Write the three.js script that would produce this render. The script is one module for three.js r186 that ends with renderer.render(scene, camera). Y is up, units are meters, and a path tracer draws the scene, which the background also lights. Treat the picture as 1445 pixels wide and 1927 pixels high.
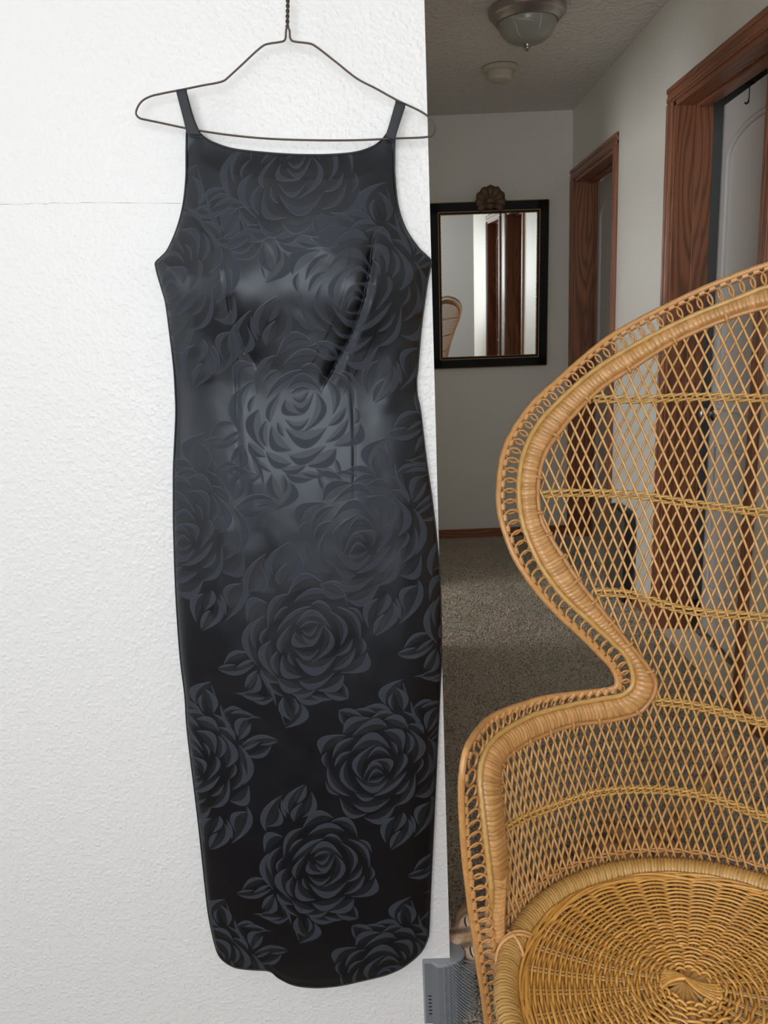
import * as THREE from 'three';
import { mergeGeometries, toCreasedNormals } from 'three/addons/utils/BufferGeometryUtils.js';
import { RectAreaLightUniformsLib } from 'three/addons/lights/RectAreaLightUniformsLib.js';
import { RoundedBoxGeometry } from 'three/addons/geometries/RoundedBoxGeometry.js';
import { MarchingCubes } from 'three/addons/objects/MarchingCubes.js';
import { ImprovedNoise } from 'three/addons/math/ImprovedNoise.js';

// ---------------------------------------------------------------- camera, light, exposure
const W = 1445, H = 1927, FOCAL = 1529.6;                 // the photograph's frame and its focal length in pixels
const scene = new THREE.Scene();
const camera = new THREE.PerspectiveCamera(2 * Math.atan(H / 2 / FOCAL) * 180 / Math.PI, W / H, 0.05, 60);
camera.position.set(0, 1.28, 0);
camera.rotation.order = 'YXZ';
camera.rotation.set(-0.219236, 0.002414, -0.041435);
camera.updateMatrixWorld(true);

const renderer = new THREE.WebGLRenderer({ antialias: true });
renderer.toneMapping = THREE.LinearToneMapping;
renderer.toneMappingExposure = 0.495;
renderer.shadowMap.enabled = true;
RectAreaLightUniformsLib.init();

scene.background = new THREE.Color().setRGB(0.86, 0.95, 1.05);   // overcast sky outside the windows
scene.backgroundIntensity = 4;
// daylight of the overcast sky entering by each window: [centre, size, the way it faces, strength]
const WIN = {
  back:  { at: [-0.30, 1.50, 1.28], size: [1.7, 1.25], face: [0, 0, -1], power: 10.8 },
  side:  { at: [-2.98, 1.60, 0.30], size: [1.2, 1.20], face: [1, 0, 0], power: 7 },
  bed:   { at: [-2.98, 1.55, -3.45], size: [1.1, 1.20], face: [1, 0, 0], power: 20 },
  east:  { at: [3.28, 1.55, -4.3], size: [0.8, 1.10], face: [-1, 0, 0], power: 6 },
};
for (const k in WIN) {
  const w = WIN[k], l = new THREE.RectAreaLight(new THREE.Color().setRGB(0.975, 0.988, 1.01), w.power, w.size[0], w.size[1]);
  l.name = 'window_daylight_' + k;
  l.position.set(...w.at);
  l.lookAt(w.at[0] + w.face[0], w.at[1] + w.face[1], w.at[2] + w.face[2]);
  scene.add(l);
}

// ---------------------------------------------------------------- helpers
const V = (x, y, z) => new THREE.Vector3(x, y, z);
let seed = 7; const rnd = () => { seed = (seed * 1664525 + 1013904223) >>> 0; return seed / 4294967296; };
const jit = a => (rnd() - 0.5) * 2 * a;
const lerp = (a, b, t) => a + (b - a) * t, clamp = (x, a = 0, b = 1) => Math.min(b, Math.max(a, x));
const smooth = (a, b, x) => { const t = clamp((x - a) / (b - a)); return t * t * (3 - 2 * t); };
const noise = new ImprovedNoise();
const CAM = camera.position.clone(), CQ = camera.quaternion.clone();
const ray = (px, py) => V((px - W / 2) / FOCAL, -(py - H / 2) / FOCAL, -1).applyQuaternion(CQ);
const onPlane = (px, py, axis, value) => { const d = ray(px, py); return CAM.clone().addScaledVector(d, (value - CAM[axis]) / d[axis]); };
function interp(xs, ys, x) {                               // smooth (monotone-ish) interpolation in a table
  if (x <= xs[0]) return ys[0];
  const n = xs.length; if (x >= xs[n - 1]) return ys[n - 1];
  let i = 0; while (x > xs[i + 1]) i++;
  const h = xs[i + 1] - xs[i], t = (x - xs[i]) / h;
  const s = k => k <= 0 ? (ys[1] - ys[0]) / (xs[1] - xs[0]) : k >= n - 1 ? (ys[n - 1] - ys[n - 2]) / (xs[n - 1] - xs[n - 2]) : (ys[k + 1] - ys[k - 1]) / (xs[k + 1] - xs[k - 1]);
  const t2 = t * t, t3 = t2 * t;
  return (2 * t3 - 3 * t2 + 1) * ys[i] + (t3 - 2 * t2 + t) * h * s(i) + (-2 * t3 + 3 * t2) * ys[i + 1] + (t3 - t2) * h * s(i + 1);
}
const taken = {};
const numbered = n => { taken[n] = (taken[n] ?? -1) + 1; return taken[n] ? `${n}_${String(taken[n]).padStart(3, '0')}` : n; };
function put(name, geo, mat, parent = scene) {
  const m = new THREE.Mesh(geo, mat);
  m.name = parent === scene ? numbered(name) : name;
  m.castShadow = m.receiveShadow = true;
  parent.add(m); return m;
}
function group(name, pos = [0, 0, 0], ry = 0) {
  const g = new THREE.Group(); g.name = numbered(name); g.position.set(...pos); g.rotation.y = ry; scene.add(g); return g;
}
function tag(o, label, category, grp) { o.userData.label = label; o.userData.category = category; if (grp) o.userData.group = grp; return o; }
function structure(o, label, category) { o.userData.kind = 'structure'; if (label) o.userData.label = label; if (category) o.userData.category = category; return o; }
function box(x0, x1, y0, y1, z0, z1) {                      // box with uv in metres
  const g = new THREE.BoxGeometry(x1 - x0, y1 - y0, z1 - z0), p = g.attributes.position, n = g.attributes.normal, uv = g.attributes.uv;
  g.translate((x0 + x1) / 2, (y0 + y1) / 2, (z0 + z1) / 2);
  for (let i = 0; i < p.count; i++) {
    const ax = Math.abs(n.getX(i)), ay = Math.abs(n.getY(i));
    if (ax > 0.5) uv.setXY(i, p.getZ(i), p.getY(i)); else if (ay > 0.5) uv.setXY(i, p.getX(i), p.getZ(i)); else uv.setXY(i, p.getX(i), p.getY(i));
  }
  return g;
}
function rbox(x0, x1, y0, y1, z0, z1, r = 0.002, seg = 1) { // box with rounded edges, uv in metres
  const g = new RoundedBoxGeometry(x1 - x0, y1 - y0, z1 - z0, seg, r), p = g.attributes.position, n = g.attributes.normal, uv = g.attributes.uv;
  g.translate((x0 + x1) / 2, (y0 + y1) / 2, (z0 + z1) / 2);
  for (let i = 0; i < p.count; i++) {
    const ax = Math.abs(n.getX(i)), ay = Math.abs(n.getY(i)), az = Math.abs(n.getZ(i));
    if (ax >= ay && ax >= az) uv.setXY(i, p.getZ(i), p.getY(i)); else if (ay >= az) uv.setXY(i, p.getX(i), p.getZ(i)); else uv.setXY(i, p.getX(i), p.getY(i));
  }
  return g;
}
const swapUV = g => { const uv = g.attributes.uv; for (let i = 0; i < uv.count; i++) uv.setXY(i, uv.getY(i), uv.getX(i)); return g; };
// a wall panel lying in x-y (thickness along z) with rectangular holes, uv in metres
function panel(x0, x1, y0, y1, thick, holes) {
  const s = new THREE.Shape([[x0, y0], [x1, y0], [x1, y1], [x0, y1]].map(p => new THREE.Vector2(...p)));
  for (const [a, b, c, d] of holes) s.holes.push(new THREE.Path([[a, c], [a, d], [b, d], [b, c]].map(p => new THREE.Vector2(...p))));
  return new THREE.ExtrudeGeometry(s, { depth: thick, bevelEnabled: false, steps: 1 });
}
// tube through points with its own radius at each, parallel-transport frames
function tube(pts, rad, sides = 6, closed = false, flat = 1, caps = true) {
  const n = pts.length, T = [], pos = [], nor = [], uv = [], idx = [];
  for (let i = 0; i < n; i++) {
    const a = pts[closed ? (i + n - 1) % n : Math.max(0, i - 1)], b = pts[closed ? (i + 1) % n : Math.min(n - 1, i + 1)];
    T.push(b.clone().sub(a).normalize());
  }
  let N = Math.abs(T[0].y) < 0.9 ? V(0, 1, 0) : V(1, 0, 0);
  N.addScaledVector(T[0], -N.dot(T[0])).normalize();
  const m = closed ? n + 1 : n; let len = 0;
  for (let k = 0; k < m; k++) {
    const i = k % n;
    if (k) { N.addScaledVector(T[i], -N.dot(T[i])).normalize(); len += pts[i].distanceTo(pts[(k - 1) % n]); }
    const B = T[i].clone().cross(N), r = typeof rad === 'function' ? rad(k / (m - 1), len) : rad;
    for (let j = 0; j <= sides; j++) {
      const a = j / sides * Math.PI * 2, d = N.clone().multiplyScalar(Math.cos(a)).addScaledVector(B, Math.sin(a) * flat);
      pos.push(pts[i].x + d.x * r, pts[i].y + d.y * r, pts[i].z + d.z * r);
      d.normalize(); nor.push(d.x, d.y, d.z); uv.push(len, j / sides * r * 6.3);
      if (k && j) { const q = k * (sides + 1) + j; idx.push(q - sides - 2, q - sides - 1, q, q - sides - 2, q, q - 1); }
    }
  }
  if (!closed && caps) for (const [k, s] of [[0, -1], [n - 1, 1]]) {
    const c = pos.length / 3; pos.push(pts[k].x, pts[k].y, pts[k].z); nor.push(T[k].x * s, T[k].y * s, T[k].z * s); uv.push(0, 0);
    const o = k * (sides + 1);
    for (let j = 0; j < sides; j++) s < 0 ? idx.push(c, o + j + 1, o + j) : idx.push(c, o + j, o + j + 1);
  }
  const g = new THREE.BufferGeometry();
  g.setAttribute('position', new THREE.Float32BufferAttribute(pos, 3)); g.setAttribute('normal', new THREE.Float32BufferAttribute(nor, 3));
  g.setAttribute('uv', new THREE.Float32BufferAttribute(uv, 2)); g.setIndex(idx); return g;
}
const spline = (pts, n, closed = false) => new THREE.CatmullRomCurve3(pts, closed, 'centripetal').getSpacedPoints(n);
const lathe = (pts, seg = 48) => new THREE.LatheGeometry(pts.map(p => new THREE.Vector2(...p)), seg);
function grid(nu, nv, fn, closeU = false) {                // fn(u, v) -> {p, uv}
  const pos = [], uv = [], idx = [];
  for (let j = 0; j <= nv; j++) for (let i = 0; i <= nu; i++) {
    const q = fn(i / nu, j / nv); pos.push(q.p.x, q.p.y, q.p.z); uv.push(...(q.uv || [i / nu, j / nv]));
    if (i && j) { const k = j * (nu + 1) + i; idx.push(k - nu - 2, k - nu - 1, k, k - nu - 2, k, k - 1); }
  }
  const g = new THREE.BufferGeometry();
  g.setAttribute('position', new THREE.Float32BufferAttribute(pos, 3)); g.setAttribute('uv', new THREE.Float32BufferAttribute(uv, 2)); g.setIndex(idx);
  g.computeVertexNormals(); return g;
}

// ---------------------------------------------------------------- textures
function dataTex(w, h, fn, srgb = false) {
  const d = new Uint8Array(w * h * 4);
  for (let y = 0; y < h; y++) for (let x = 0; x < w; x++) {
    const c = fn(x, y), i = (y * w + x) * 4;
    if (typeof c === 'number') d[i] = d[i + 1] = d[i + 2] = clamp(c) * 255; else { d[i] = clamp(c[0]) * 255; d[i + 1] = clamp(c[1]) * 255; d[i + 2] = clamp(c[2]) * 255; }
    d[i + 3] = 255;
  }
  const t = new THREE.DataTexture(d, w, h, THREE.RGBAFormat);
  t.wrapS = t.wrapT = THREE.RepeatWrapping; t.magFilter = t.minFilter = THREE.LinearFilter; if (srgb) t.colorSpace = THREE.SRGBColorSpace; t.needsUpdate = true; return t;
}
// tiling value noise
function tileNoise(n, s) {
  const g = new Float32Array(n * n); let q = s; for (let i = 0; i < n * n; i++) { q = (q * 1664525 + 1013904223) >>> 0; g[i] = q / 4294967296; }
  return (u, v) => { const x = ((u % 1) + 1) % 1 * n, y = ((v % 1) + 1) % 1 * n, i = Math.floor(x) % n, j = Math.floor(y) % n, f = x - Math.floor(x), k = y - Math.floor(y); const a = f * f * (3 - 2 * f), b = k * k * (3 - 2 * k), I = (i + 1) % n, J = (j + 1) % n;
    return lerp(lerp(g[j * n + i], g[j * n + I], a), lerp(g[J * n + i], g[J * n + I], a), b); };
}
const T = 512;
const nA = tileNoise(90, 1), nB = tileNoise(48, 2), nC = tileNoise(170, 3);
const peel = dataTex(1024, 1024, (x, y) => { const u = x / 1024, v = y / 1024; return Math.pow(clamp(0.62 * nA(u, v) + 0.2 * nB(u, v) + 0.28 * nC(u, v)), 1.5); });
peel.repeat.set(1 / 0.40, 1 / 0.40);
const nK = tileNoise(40, 11), nL = tileNoise(18, 12), nM = tileNoise(100, 13);
const knock = dataTex(T, T, (x, y) => { const u = x / T, v = y / T; return smooth(0.42, 0.62, 0.55 * nK(u, v * 1) + 0.45 * nL(u, v)) * 0.85 + 0.15 * nM(u, v); });
knock.repeat.set(1 / 0.5, 1 / 0.5);
const c1 = tileNoise(200, 21), c2 = tileNoise(110, 22), c3 = tileNoise(14, 23), c4 = tileNoise(5, 24), c5 = tileNoise(42, 25);
const y1 = tileNoise(230, 26), y2 = tileNoise(16, 27);   // two yarns of equal lightness: warm brown and greenish grey
const carpetH = (u, v) => 0.5 * c1(u, v) + 0.5 * c2(u, v);
const carpetColor = dataTex(T, T, (x, y) => { const u = x / T, v = y / T, k = clamp(0.55 * y1(u, v) + 0.6 * y2(u, v) - 0.08); return [lerp(0.625, 0.575, k), lerp(0.555, 0.575, k), lerp(0.500, 0.490, k)]; }, true);
const carpetBump = dataTex(T, T, (x, y) => carpetH(x / T, y / T) * 0.8 + 0.2 * c5(x / T, y / T));
for (const t of [carpetColor, carpetBump]) t.repeat.set(1 / 0.9, 1 / 0.9);
// oak: long grain along v, cathedral figure
const w1 = tileNoise(6, 31), w2 = tileNoise(3, 32), w3 = tileNoise(128, 33), w4 = tileNoise(256, 34);
function oak(dark) {
  return dataTex(256, 1024, (x, y) => {
    const u = x / 256, v = y / 1024;
    const d = Math.abs(u - 0.5 + 0.16 * (w2(u * 0.3, v * 1) - 0.5)) * 2;
    const f = d * 2.6 + 1.9 * Math.cos(2 * Math.PI * v) * (1 - d) + 0.9 * w1(u, v);
    const ring = Math.pow(0.5 + 0.5 * Math.sin(f * 6.28), 2.2);
    const pore = w4(u, v * 0.06) > 0.72 ? 1 : 0, fine = w3(u, v * 0.04);
    const k = 1 - 0.24 * ring - 0.11 * pore * (0.4 + ring) - 0.14 * (fine - 0.5);
    return [dark[0] * k, dark[1] * k * (0.97 + 0.03 * k), dark[2] * k];
  }, true);
}
const oakTex = oak([0.645, 0.41, 0.275]);
oakTex.repeat.set(1 / 0.16, 1 / 1.25);
const f1 = tileNoise(64, 41), f2 = tileNoise(16, 42);
const streak = dataTex(128, 128, (x, y) => { const u = x / 128, v = y / 128, k = 0.80 + 0.22 * f2(u, v * 0.5) + 0.16 * (f1(u * 0.2, v) - 0.5); return [k, k * 0.985, k * 0.95]; });
streak.repeat.set(1 / 0.09, 1 / 0.03);

// ---------------------------------------------------------------- materials
const lin = (r, g, b) => new THREE.Color().setRGB(r, g, b);
const std = (o) => new THREE.MeshStandardMaterial(o), phy = (o) => new THREE.MeshPhysicalMaterial(o);
const M = {
  wall: phy({ color: lin(0.80, 0.80, 0.785), roughness: 0.36, bumpMap: peel, bumpScale: 0.0011, specularIntensity: 0.8 }),
  hall: phy({ color: lin(0.85, 0.82, 0.735), roughness: 0.40, bumpMap: peel, bumpScale: 0.0009, specularIntensity: 0.8 }),
  ceiling: std({ color: lin(0.80, 0.77, 0.72), roughness: 0.75, bumpMap: knock, bumpScale: 0.003 }),
  carpet: std({ map: carpetColor, roughness: 1, bumpMap: carpetBump, bumpScale: 0.010 }),
  oak: phy({ map: oakTex, roughness: 0.42, clearcoat: 0.25, clearcoatRoughness: 0.35 }),
  doorWhite: phy({ color: lin(0.62, 0.60, 0.58), roughness: 0.4 }),
  nickel: std({ color: lin(0.42, 0.40, 0.37), metalness: 1, roughness: 0.34 }),
  black: std({ color: lin(0.012, 0.012, 0.013), roughness: 0.5 }),
  frameBlack: phy({ color: lin(0.006, 0.0065, 0.008), roughness: 0.5, specularIntensity: 0.4 }),
  gold: std({ color: lin(0.42, 0.25, 0.10), metalness: 0.8, roughness: 0.45 }),
  bronze: std({ color: lin(0.12, 0.068, 0.036), metalness: 0.25, roughness: 0.5 }),
  mirror: std({ color: lin(0.93, 0.95, 0.92), metalness: 1, roughness: 0.015 }),
  pane: phy({ color: lin(1, 1, 1), transmission: 1, thickness: 0, roughness: 0.02 }),
  sash: std({ color: lin(0.75, 0.75, 0.73), roughness: 0.5 }),
  alabaster: phy({ color: lin(0.42, 0.42, 0.355), roughness: 0.28, transmission: 0.25, thickness: 0 }),
  vein: phy({ color: lin(0.60, 0.60, 0.54), roughness: 0.3 }),
  cream: std({ color: lin(0.58, 0.53, 0.42), roughness: 0.55 }),
  wire: std({ color: lin(0.085, 0.062, 0.048), metalness: 0.6, roughness: 0.42 }),
  greyRubber: std({ color: lin(0.16, 0.175, 0.19), roughness: 0.6 }),
  greyPlate: std({ color: lin(0.29, 0.31, 0.33), roughness: 0.5 }),
  bristle: std({ color: lin(0.30, 0.315, 0.33), roughness: 0.5 }),
  boards: phy({ map: oakTex, color: lin(0.27, 0.25, 0.25), roughness: 0.95, specularIntensity: 0.1 }),  // unseen floor, tinted dark so little light bounces onto the lower dress and wall
  slab: std({ color: lin(0.085, 0.075, 0.06), roughness: 0.75 }),
};
const cane = (r, g, b, rough = 0.42, extra = {}) => phy({ color: lin(r, g * 0.97, b * 0.80), map: streak, roughness: rough, clearcoat: 0.45, clearcoatRoughness: 0.25, ...extra });
const CANE = {
  band: [cane(0.66, 0.37, 0.16), cane(0.60, 0.33, 0.14), cane(0.70, 0.40, 0.19), cane(0.63, 0.34, 0.145), cane(0.55, 0.30, 0.125)],
  rod: cane(0.62, 0.39, 0.15), inner: cane(0.56, 0.29, 0.125), edge: cane(0.62, 0.33, 0.14), ring: cane(0.62, 0.32, 0.125),
  strand: [cane(0.70, 0.41, 0.16), cane(0.64, 0.36, 0.13), cane(0.74, 0.44, 0.19)], strandBack: [cane(0.68, 0.38, 0.17), cane(0.62, 0.34, 0.14)],
  braid: [cane(0.64, 0.40, 0.14), cane(0.58, 0.35, 0.115)],
  rim: [cane(0.60, 0.36, 0.13), cane(0.55, 0.32, 0.11), cane(0.64, 0.39, 0.15)],
  seat: [cane(0.74, 0.40, 0.105), cane(0.67, 0.355, 0.09), cane(0.80, 0.44, 0.125), cane(0.61, 0.32, 0.08)],
  spoke: cane(0.55, 0.32, 0.12),
};

// ---------------------------------------------------------------- the rooms
const ZW = -1.22, XE = 0.08, ZF = -4.91, XR = 1.135, TH = 0.135, HC = 2.44;   // dress wall, its end, far wall, hall's right wall, its thickness, ceiling
const X0 = -3.0, X1 = 3.3, Z1 = 1.3;
structure(put('floor', box(X0 - 0.15, X1 + 0.15, -0.12, 0, ZF - 0.15, -0.98), M.carpet), 'grey brown carpet running down the hall', 'floor');
structure(put('floor_room', box(X0 - 0.15, X1 + 0.15, -0.12, 0, -0.98, Z1 + 0.15), M.boards), 'unseen floor of the room behind the camera made dark to cut bounced light', 'floor');
structure(put('ceiling', box(X0 - 0.15, X1 + 0.15, HC, HC + 0.12, ZF - 0.15, Z1 + 0.15), M.ceiling), 'grey textured ceiling of the hall', 'ceiling');
structure(put('wall_far', box(X0, X1, 0, HC, ZF - 0.12, ZF), M.hall), 'plain far wall of the hall holding the mirror', 'wall');
{ // the pile of the carpet: short tufts of two yarns standing on the floor where the hall shows it
  const tuft = new THREE.ConeGeometry(0.0046, 0.009, 5, 2, true); tuft.translate(0, 0.0045, 0); 
  { const p = tuft.attributes.position; for (let i = 0; i < p.count; i++) if (p.getY(i) > 0.003) { const k = p.getY(i) > 0.008 ? 0.0022 : 0.0040, a = Math.atan2(p.getZ(i), p.getX(i)) + i; if (p.getY(i) < 0.008) { p.setX(i, Math.cos(a) * k); p.setZ(i, Math.sin(a) * k); } } tuft.computeVertexNormals(); }
  const st = 0.0066, xs = Math.floor((XR - XE - 0.01) / st), zs = Math.floor((-1.0 - ZF - 0.02) / st), n = xs * zs;
  const pile = new THREE.InstancedMesh(tuft, std({ color: lin(1, 1, 1), roughness: 1, side: THREE.DoubleSide }), n); pile.name = 'carpet_pile'; pile.castShadow = pile.receiveShadow = true;
  const m = new THREE.Matrix4(), q = new THREE.Quaternion(), e = new THREE.Euler(), warm = lin(0.70, 0.585, 0.47), cool = lin(0.61, 0.565, 0.45), c = new THREE.Color(); let k = 0;
  for (let j = 0; j < zs; j++) for (let i = 0; i < xs; i++) {
    const x = XE + 0.006 + (i + 0.5) * st + jit(0.0024), z = ZF + 0.014 + (j + 0.5) * st + jit(0.0024), lay = noise.noise(x * 7, z * 7, 4) * 0.5, s = 0.85 + 0.4 * rnd();
    e.set(lay + jit(0.5), rnd() * 6.28, jit(0.5)); m.compose(V(x, 0, z), q.setFromEuler(e), V(s, s * 0.75, s)); pile.setMatrixAt(k, m);
    pile.setColorAt(k, c.copy(warm).lerp(cool, clamp(0.5 + noise.noise(x * 9, z * 9, 1) + jit(0.35)))); k++;
  }
  scene.add(pile); pile.userData.kind = 'stuff'; tag(pile, 'short grey brown carpet pile on the hall floor', 'carpet');
}
const wf = structure(put('wall_front', box(X0, XE, 0, HC, ZW - 0.12, ZW), M.wall), 'white orange peel wall behind the hanging dress', 'wall');
const holeOf = (w, along) => [w.at[along] - w.size[0] / 2, w.at[along] + w.size[0] / 2, w.at[1] - w.size[1] / 2, w.at[1] + w.size[1] / 2];
{ const g = panel(X0, X1, 0, HC, 0.14, [holeOf(WIN.back, 0)]); g.translate(0, 0, Z1); structure(put('wall_back', g, M.wall), 'white wall of the room behind the camera', 'wall'); }
const sideways = (z0, z1, holes, x, thick, mat, name, label) => {   // panel drawn in z-y, standing at x and thickening towards +x
  const g = panel(-z1, -z0, 0, HC, thick, holes.map(([a, b, c, d]) => [-b, -a, c, d])); g.rotateY(Math.PI / 2); g.translate(x, 0, 0);
  return structure(put(name, g, mat), label, 'wall');
};
sideways(ZF, Z1, [holeOf(WIN.side, 2), holeOf(WIN.bed, 2)], X0 - 0.14, 0.14, M.wall, 'wall_left', 'white outer wall with two windows');
sideways(ZF, Z1, [holeOf(WIN.east, 2)], X1, 0.14, M.wall, 'wall_right', 'white outer wall with one small window');
const D1 = [-3.265, -2.495], D2 = [-4.85, -4.05], D3 = [-2.12, -1.32], DH = 2.065, DL = [-3.95, -3.15];
sideways(ZF, -0.17, [[D1[0], D1[1], 0.001, DH], [D2[0], D2[1], 0.001, DH], [D3[0], D3[1], 0.001, DH]], XR, TH, M.hall, 'wall_hall_right', 'grey looking hall wall with the doorways');
sideways(ZF, ZW - 0.12, [[DL[0], DL[1], 0.001, DH]], XE - 0.12, 0.12, M.hall, 'wall_hall_left', 'hall wall behind the end of the dress wall');
structure(put('wall_divider', box(XR + TH, X1, 0, HC, -0.29, -0.17), M.wall), 'white wall that closes the bedrooms off', 'wall');
structure(put('wall_partition', box(XR + TH, X1, 0, HC, -3.72, -3.60), M.wall), 'wall between the two bedrooms', 'wall');
// hairline crack in the paint of the dress wall
{
  const px = [[0, 384.5], [40, 384.3], [66, 382.5], [88, 384], [96, 381.5], [118, 382], [130, 383], [160, 381], [210, 381.5], [280, 382.3], [350, 382.5]];
  const pts = []; for (let i = 0; i < px.length - 1; i++) for (let k = 0; k < 8; k++) { const t = k / 8, p = onPlane(lerp(px[i][0], px[i + 1][0], t), lerp(px[i][1], px[i + 1][1], t) + jit(0.35), 'z', ZW + 0.0002); pts.push(p); }
  const c = put('paint_crack', tube(pts, t => 0.00012 + 0.00022 * Math.sin(t * 23 + 1) ** 4, 4), std({ color: lin(0.46, 0.45, 0.43), roughness: 0.9 }), wf); c.userData.label = 'thin wavy crack in the white paint';
}
// windows: frame, mullion and pane in each opening
let wn = 0;
for (const k in WIN) {
  const w = WIN[k], g = group('window_' + (++wn), w.at); structure(g, { back: 'wide white window behind the camera', side: 'white window in the side wall', bed: 'white bedroom window', east: 'small white bedroom window' }[k], 'window');
  g.rotation.y = Math.atan2(w.face[0], w.face[2]);
  const a = w.size[0] / 2, b = w.size[1] / 2, f = 0.05;
  put('window_frame', mergeGeometries([box(-a, a, b - f, b, -0.12, -0.06), box(-a, a, -b, -b + f, -0.12, -0.06), box(-a, -a + f, -b, b, -0.12, -0.06), box(a - f, a, -b, b, -0.12, -0.06)]), M.sash, g);
  put('mullion', box(-0.02, 0.02, -b + f, b - f, -0.115, -0.07), M.sash, g);
  for (const s of [-1, 1]) put('pane', box(s > 0 ? 0.02 : -a + f, s > 0 ? a - f : -0.02, -b + f, b - f, -0.093, -0.09), M.pane, g);
  put('window_sill', rbox(-a - 0.04, a + 0.04, -b - 0.035, -b, -0.06, 0.05, 0.006), M.sash, g);
}
// brown baseboards of the hall
const bb = (n, g) => structure(put(n, g, M.oak), 'low dark brown baseboard along the hall wall', 'baseboard');
bb('baseboard_front', swapUV(rbox(X0, XE, 0, 0.056, ZW, ZW + 0.012, 0.003)));
bb('baseboard_far', swapUV(rbox(XE, XR, 0, 0.058, ZF, ZF + 0.012, 0.003)));
for (const [a, b] of [[-3.99, -3.325], [-2.436, -2.18], [-1.26, -0.17]]) bb('baseboard_right', swapUV(rbox(XR - 0.012, XR, 0, 0.058, a, b, 0.003)));

// ---------------------------------------------------------------- doors
function doorway(name, label, [za, zb], xr, opts) {
  const g = group(name); structure(g, label, 'door');
  const c = 0.0595, t = 0.016, y = DH, zs = [za, zb];
  // casing on the hall side: two uprights and a head, each with a bead and a back band
  const zb3 = (x0, y1, p, q, r) => rbox(x0, xr + 0.001, 0, y1, Math.min(p, q), Math.max(p, q), r);
  const casingSide = (z0, z1, y1) => mergeGeometries([zb3(xr - t * 0.7, y1, z0, z1, 0.003), zb3(xr - t, y1, lerp(z0, z1, 0.62), lerp(z0, z1, 0.95), 0.004), zb3(xr - t * 0.9, y1, lerp(z0, z1, 0.1), lerp(z0, z1, 0.42), 0.003)]);
  const up = [casingSide(za, za - c, y), casingSide(zb, zb + c, y)];
  for (const q of up) put('casing_upright', q, M.oak, g);
  const head = mergeGeometries([rbox(xr - t * 0.7, xr + 0.001, y, y + c, za - c, zb + c, 0.003), rbox(xr - t, xr, y + c * 0.62, y + c * 0.95, za - c, zb + c, 0.004), rbox(xr - t * 0.9, xr, y + c * 0.1, y + c * 0.42, za - c, zb + c, 0.003)]);
  put('casing_head', swapUV(head), M.oak, g);
  // jamb boards through the wall and the stop
  const j = 0.018, x0 = xr - 0.004, x1 = xr + TH + 0.004;
  const board = (a, b, c0, d) => { const q = rbox(x0, x1, a, b, c0, d, 0.002), uv = q.attributes.uv, p = q.attributes.position, n = q.attributes.normal; for (let i = 0; i < uv.count; i++) if (Math.abs(n.getZ(i)) > 0.5) uv.setXY(i, p.getX(i) * 0.9 + c0, p.getY(i)); else if (Math.abs(n.getY(i)) > 0.5) uv.setXY(i, p.getX(i), p.getZ(i)); return q; };
  put('jamb', board(0, y, za - 0.001, za + j), M.oak, g); put('jamb', board(0, y, zb - j, zb + 0.001), M.oak, g);
  put('jamb_head', board(y - j, y + 0.001, za, zb), M.oak, g);
  const sx = xr + TH * 0.52;
  put('door_stop', mergeGeometries([rbox(sx, sx + 0.035, 0, y - j, za + j, za + j + 0.011, 0.002), rbox(sx, sx + 0.035, 0, y - j, zb - j - 0.011, zb - j, 0.002), rbox(sx, sx + 0.035, y - j - 0.011, y - j, za + j, zb - j, 0.002)]), M.oak, g);
  if (!opts.leaf) return g;
  // leaf: white two-panel arch-top door, hinged at z = zb, opening away from the hall
  const w = zb - za - 2 * j - 0.006, h = y - j - 0.02, leaf = new THREE.Group(); leaf.name = 'door_leaf'; g.add(leaf);
  leaf.position.set(xr + TH - 0.035 + opts.leaf.dx, 0.012, zb - j - 0.003); leaf.rotation.y = opts.leaf.turn;
  put('slab', rbox(0, 0.035, 0, h, -w, 0, 0.003), opts.leaf.mat || M.doorWhite, leaf);
  const mould = (pts) => tube(pts, 0.011, 8, true, 1);
  const m = 0.085, z0 = -w + m, z1 = -m, mid = (z0 + z1) / 2, half = (z1 - z0) / 2, top = h - 0.11, spring = top - 0.10, arch = [];
  for (let i = 0; i <= 24; i++) { const a = Math.PI * i / 24; arch.push(V(-0.001, spring + 0.10 * Math.sin(a) ** 0.9, mid - half * Math.cos(a) * 1)); }
  const loop1 = [...arch, V(-0.001, 1.05, z1), V(-0.001, 0.93, z1), V(-0.001, 0.93, mid), V(-0.001, 0.93, z0), V(-0.001, 1.05, z0)];
  put('panel_moulding', mould(loop1), opts.leaf.mat || M.doorWhite, leaf);
  put('panel_moulding', mould([V(-0.001, 0.78, z0), V(-0.001, 0.78, mid), V(-0.001, 0.78, z1), V(-0.001, 0.5, z1), V(-0.001, 0.2, z1), V(-0.001, 0.2, mid), V(-0.001, 0.2, z0), V(-0.001, 0.5, z0)]), opts.leaf.mat || M.doorWhite, leaf);
  const knob = lathe([[0, -0.062], [0.014, -0.061], [0.024, -0.054], [0.027, -0.045], [0.023, -0.036], [0.012, -0.030], [0.011, -0.012], [0.030, -0.008], [0.032, 0]], 24); knob.rotateZ(-Math.PI / 2); knob.translate(0, 0.90, -w + 0.06);
  put('door_knob', knob, M.nickel, leaf).userData.label = 'round satin nickel knob';
  return g;
}
doorway('door_1', 'nearer hall doorway in brown oak with a white arched panel door ajar', D1, XR, { leaf: { dx: 0.034, turn: -0.050 } });
doorway('door_2', 'oak doorway beside the far corner with its door standing ajar', D2, XR, { leaf: { dx: 0.010, turn: -0.02, mat: M.doorWhite } });
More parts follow.
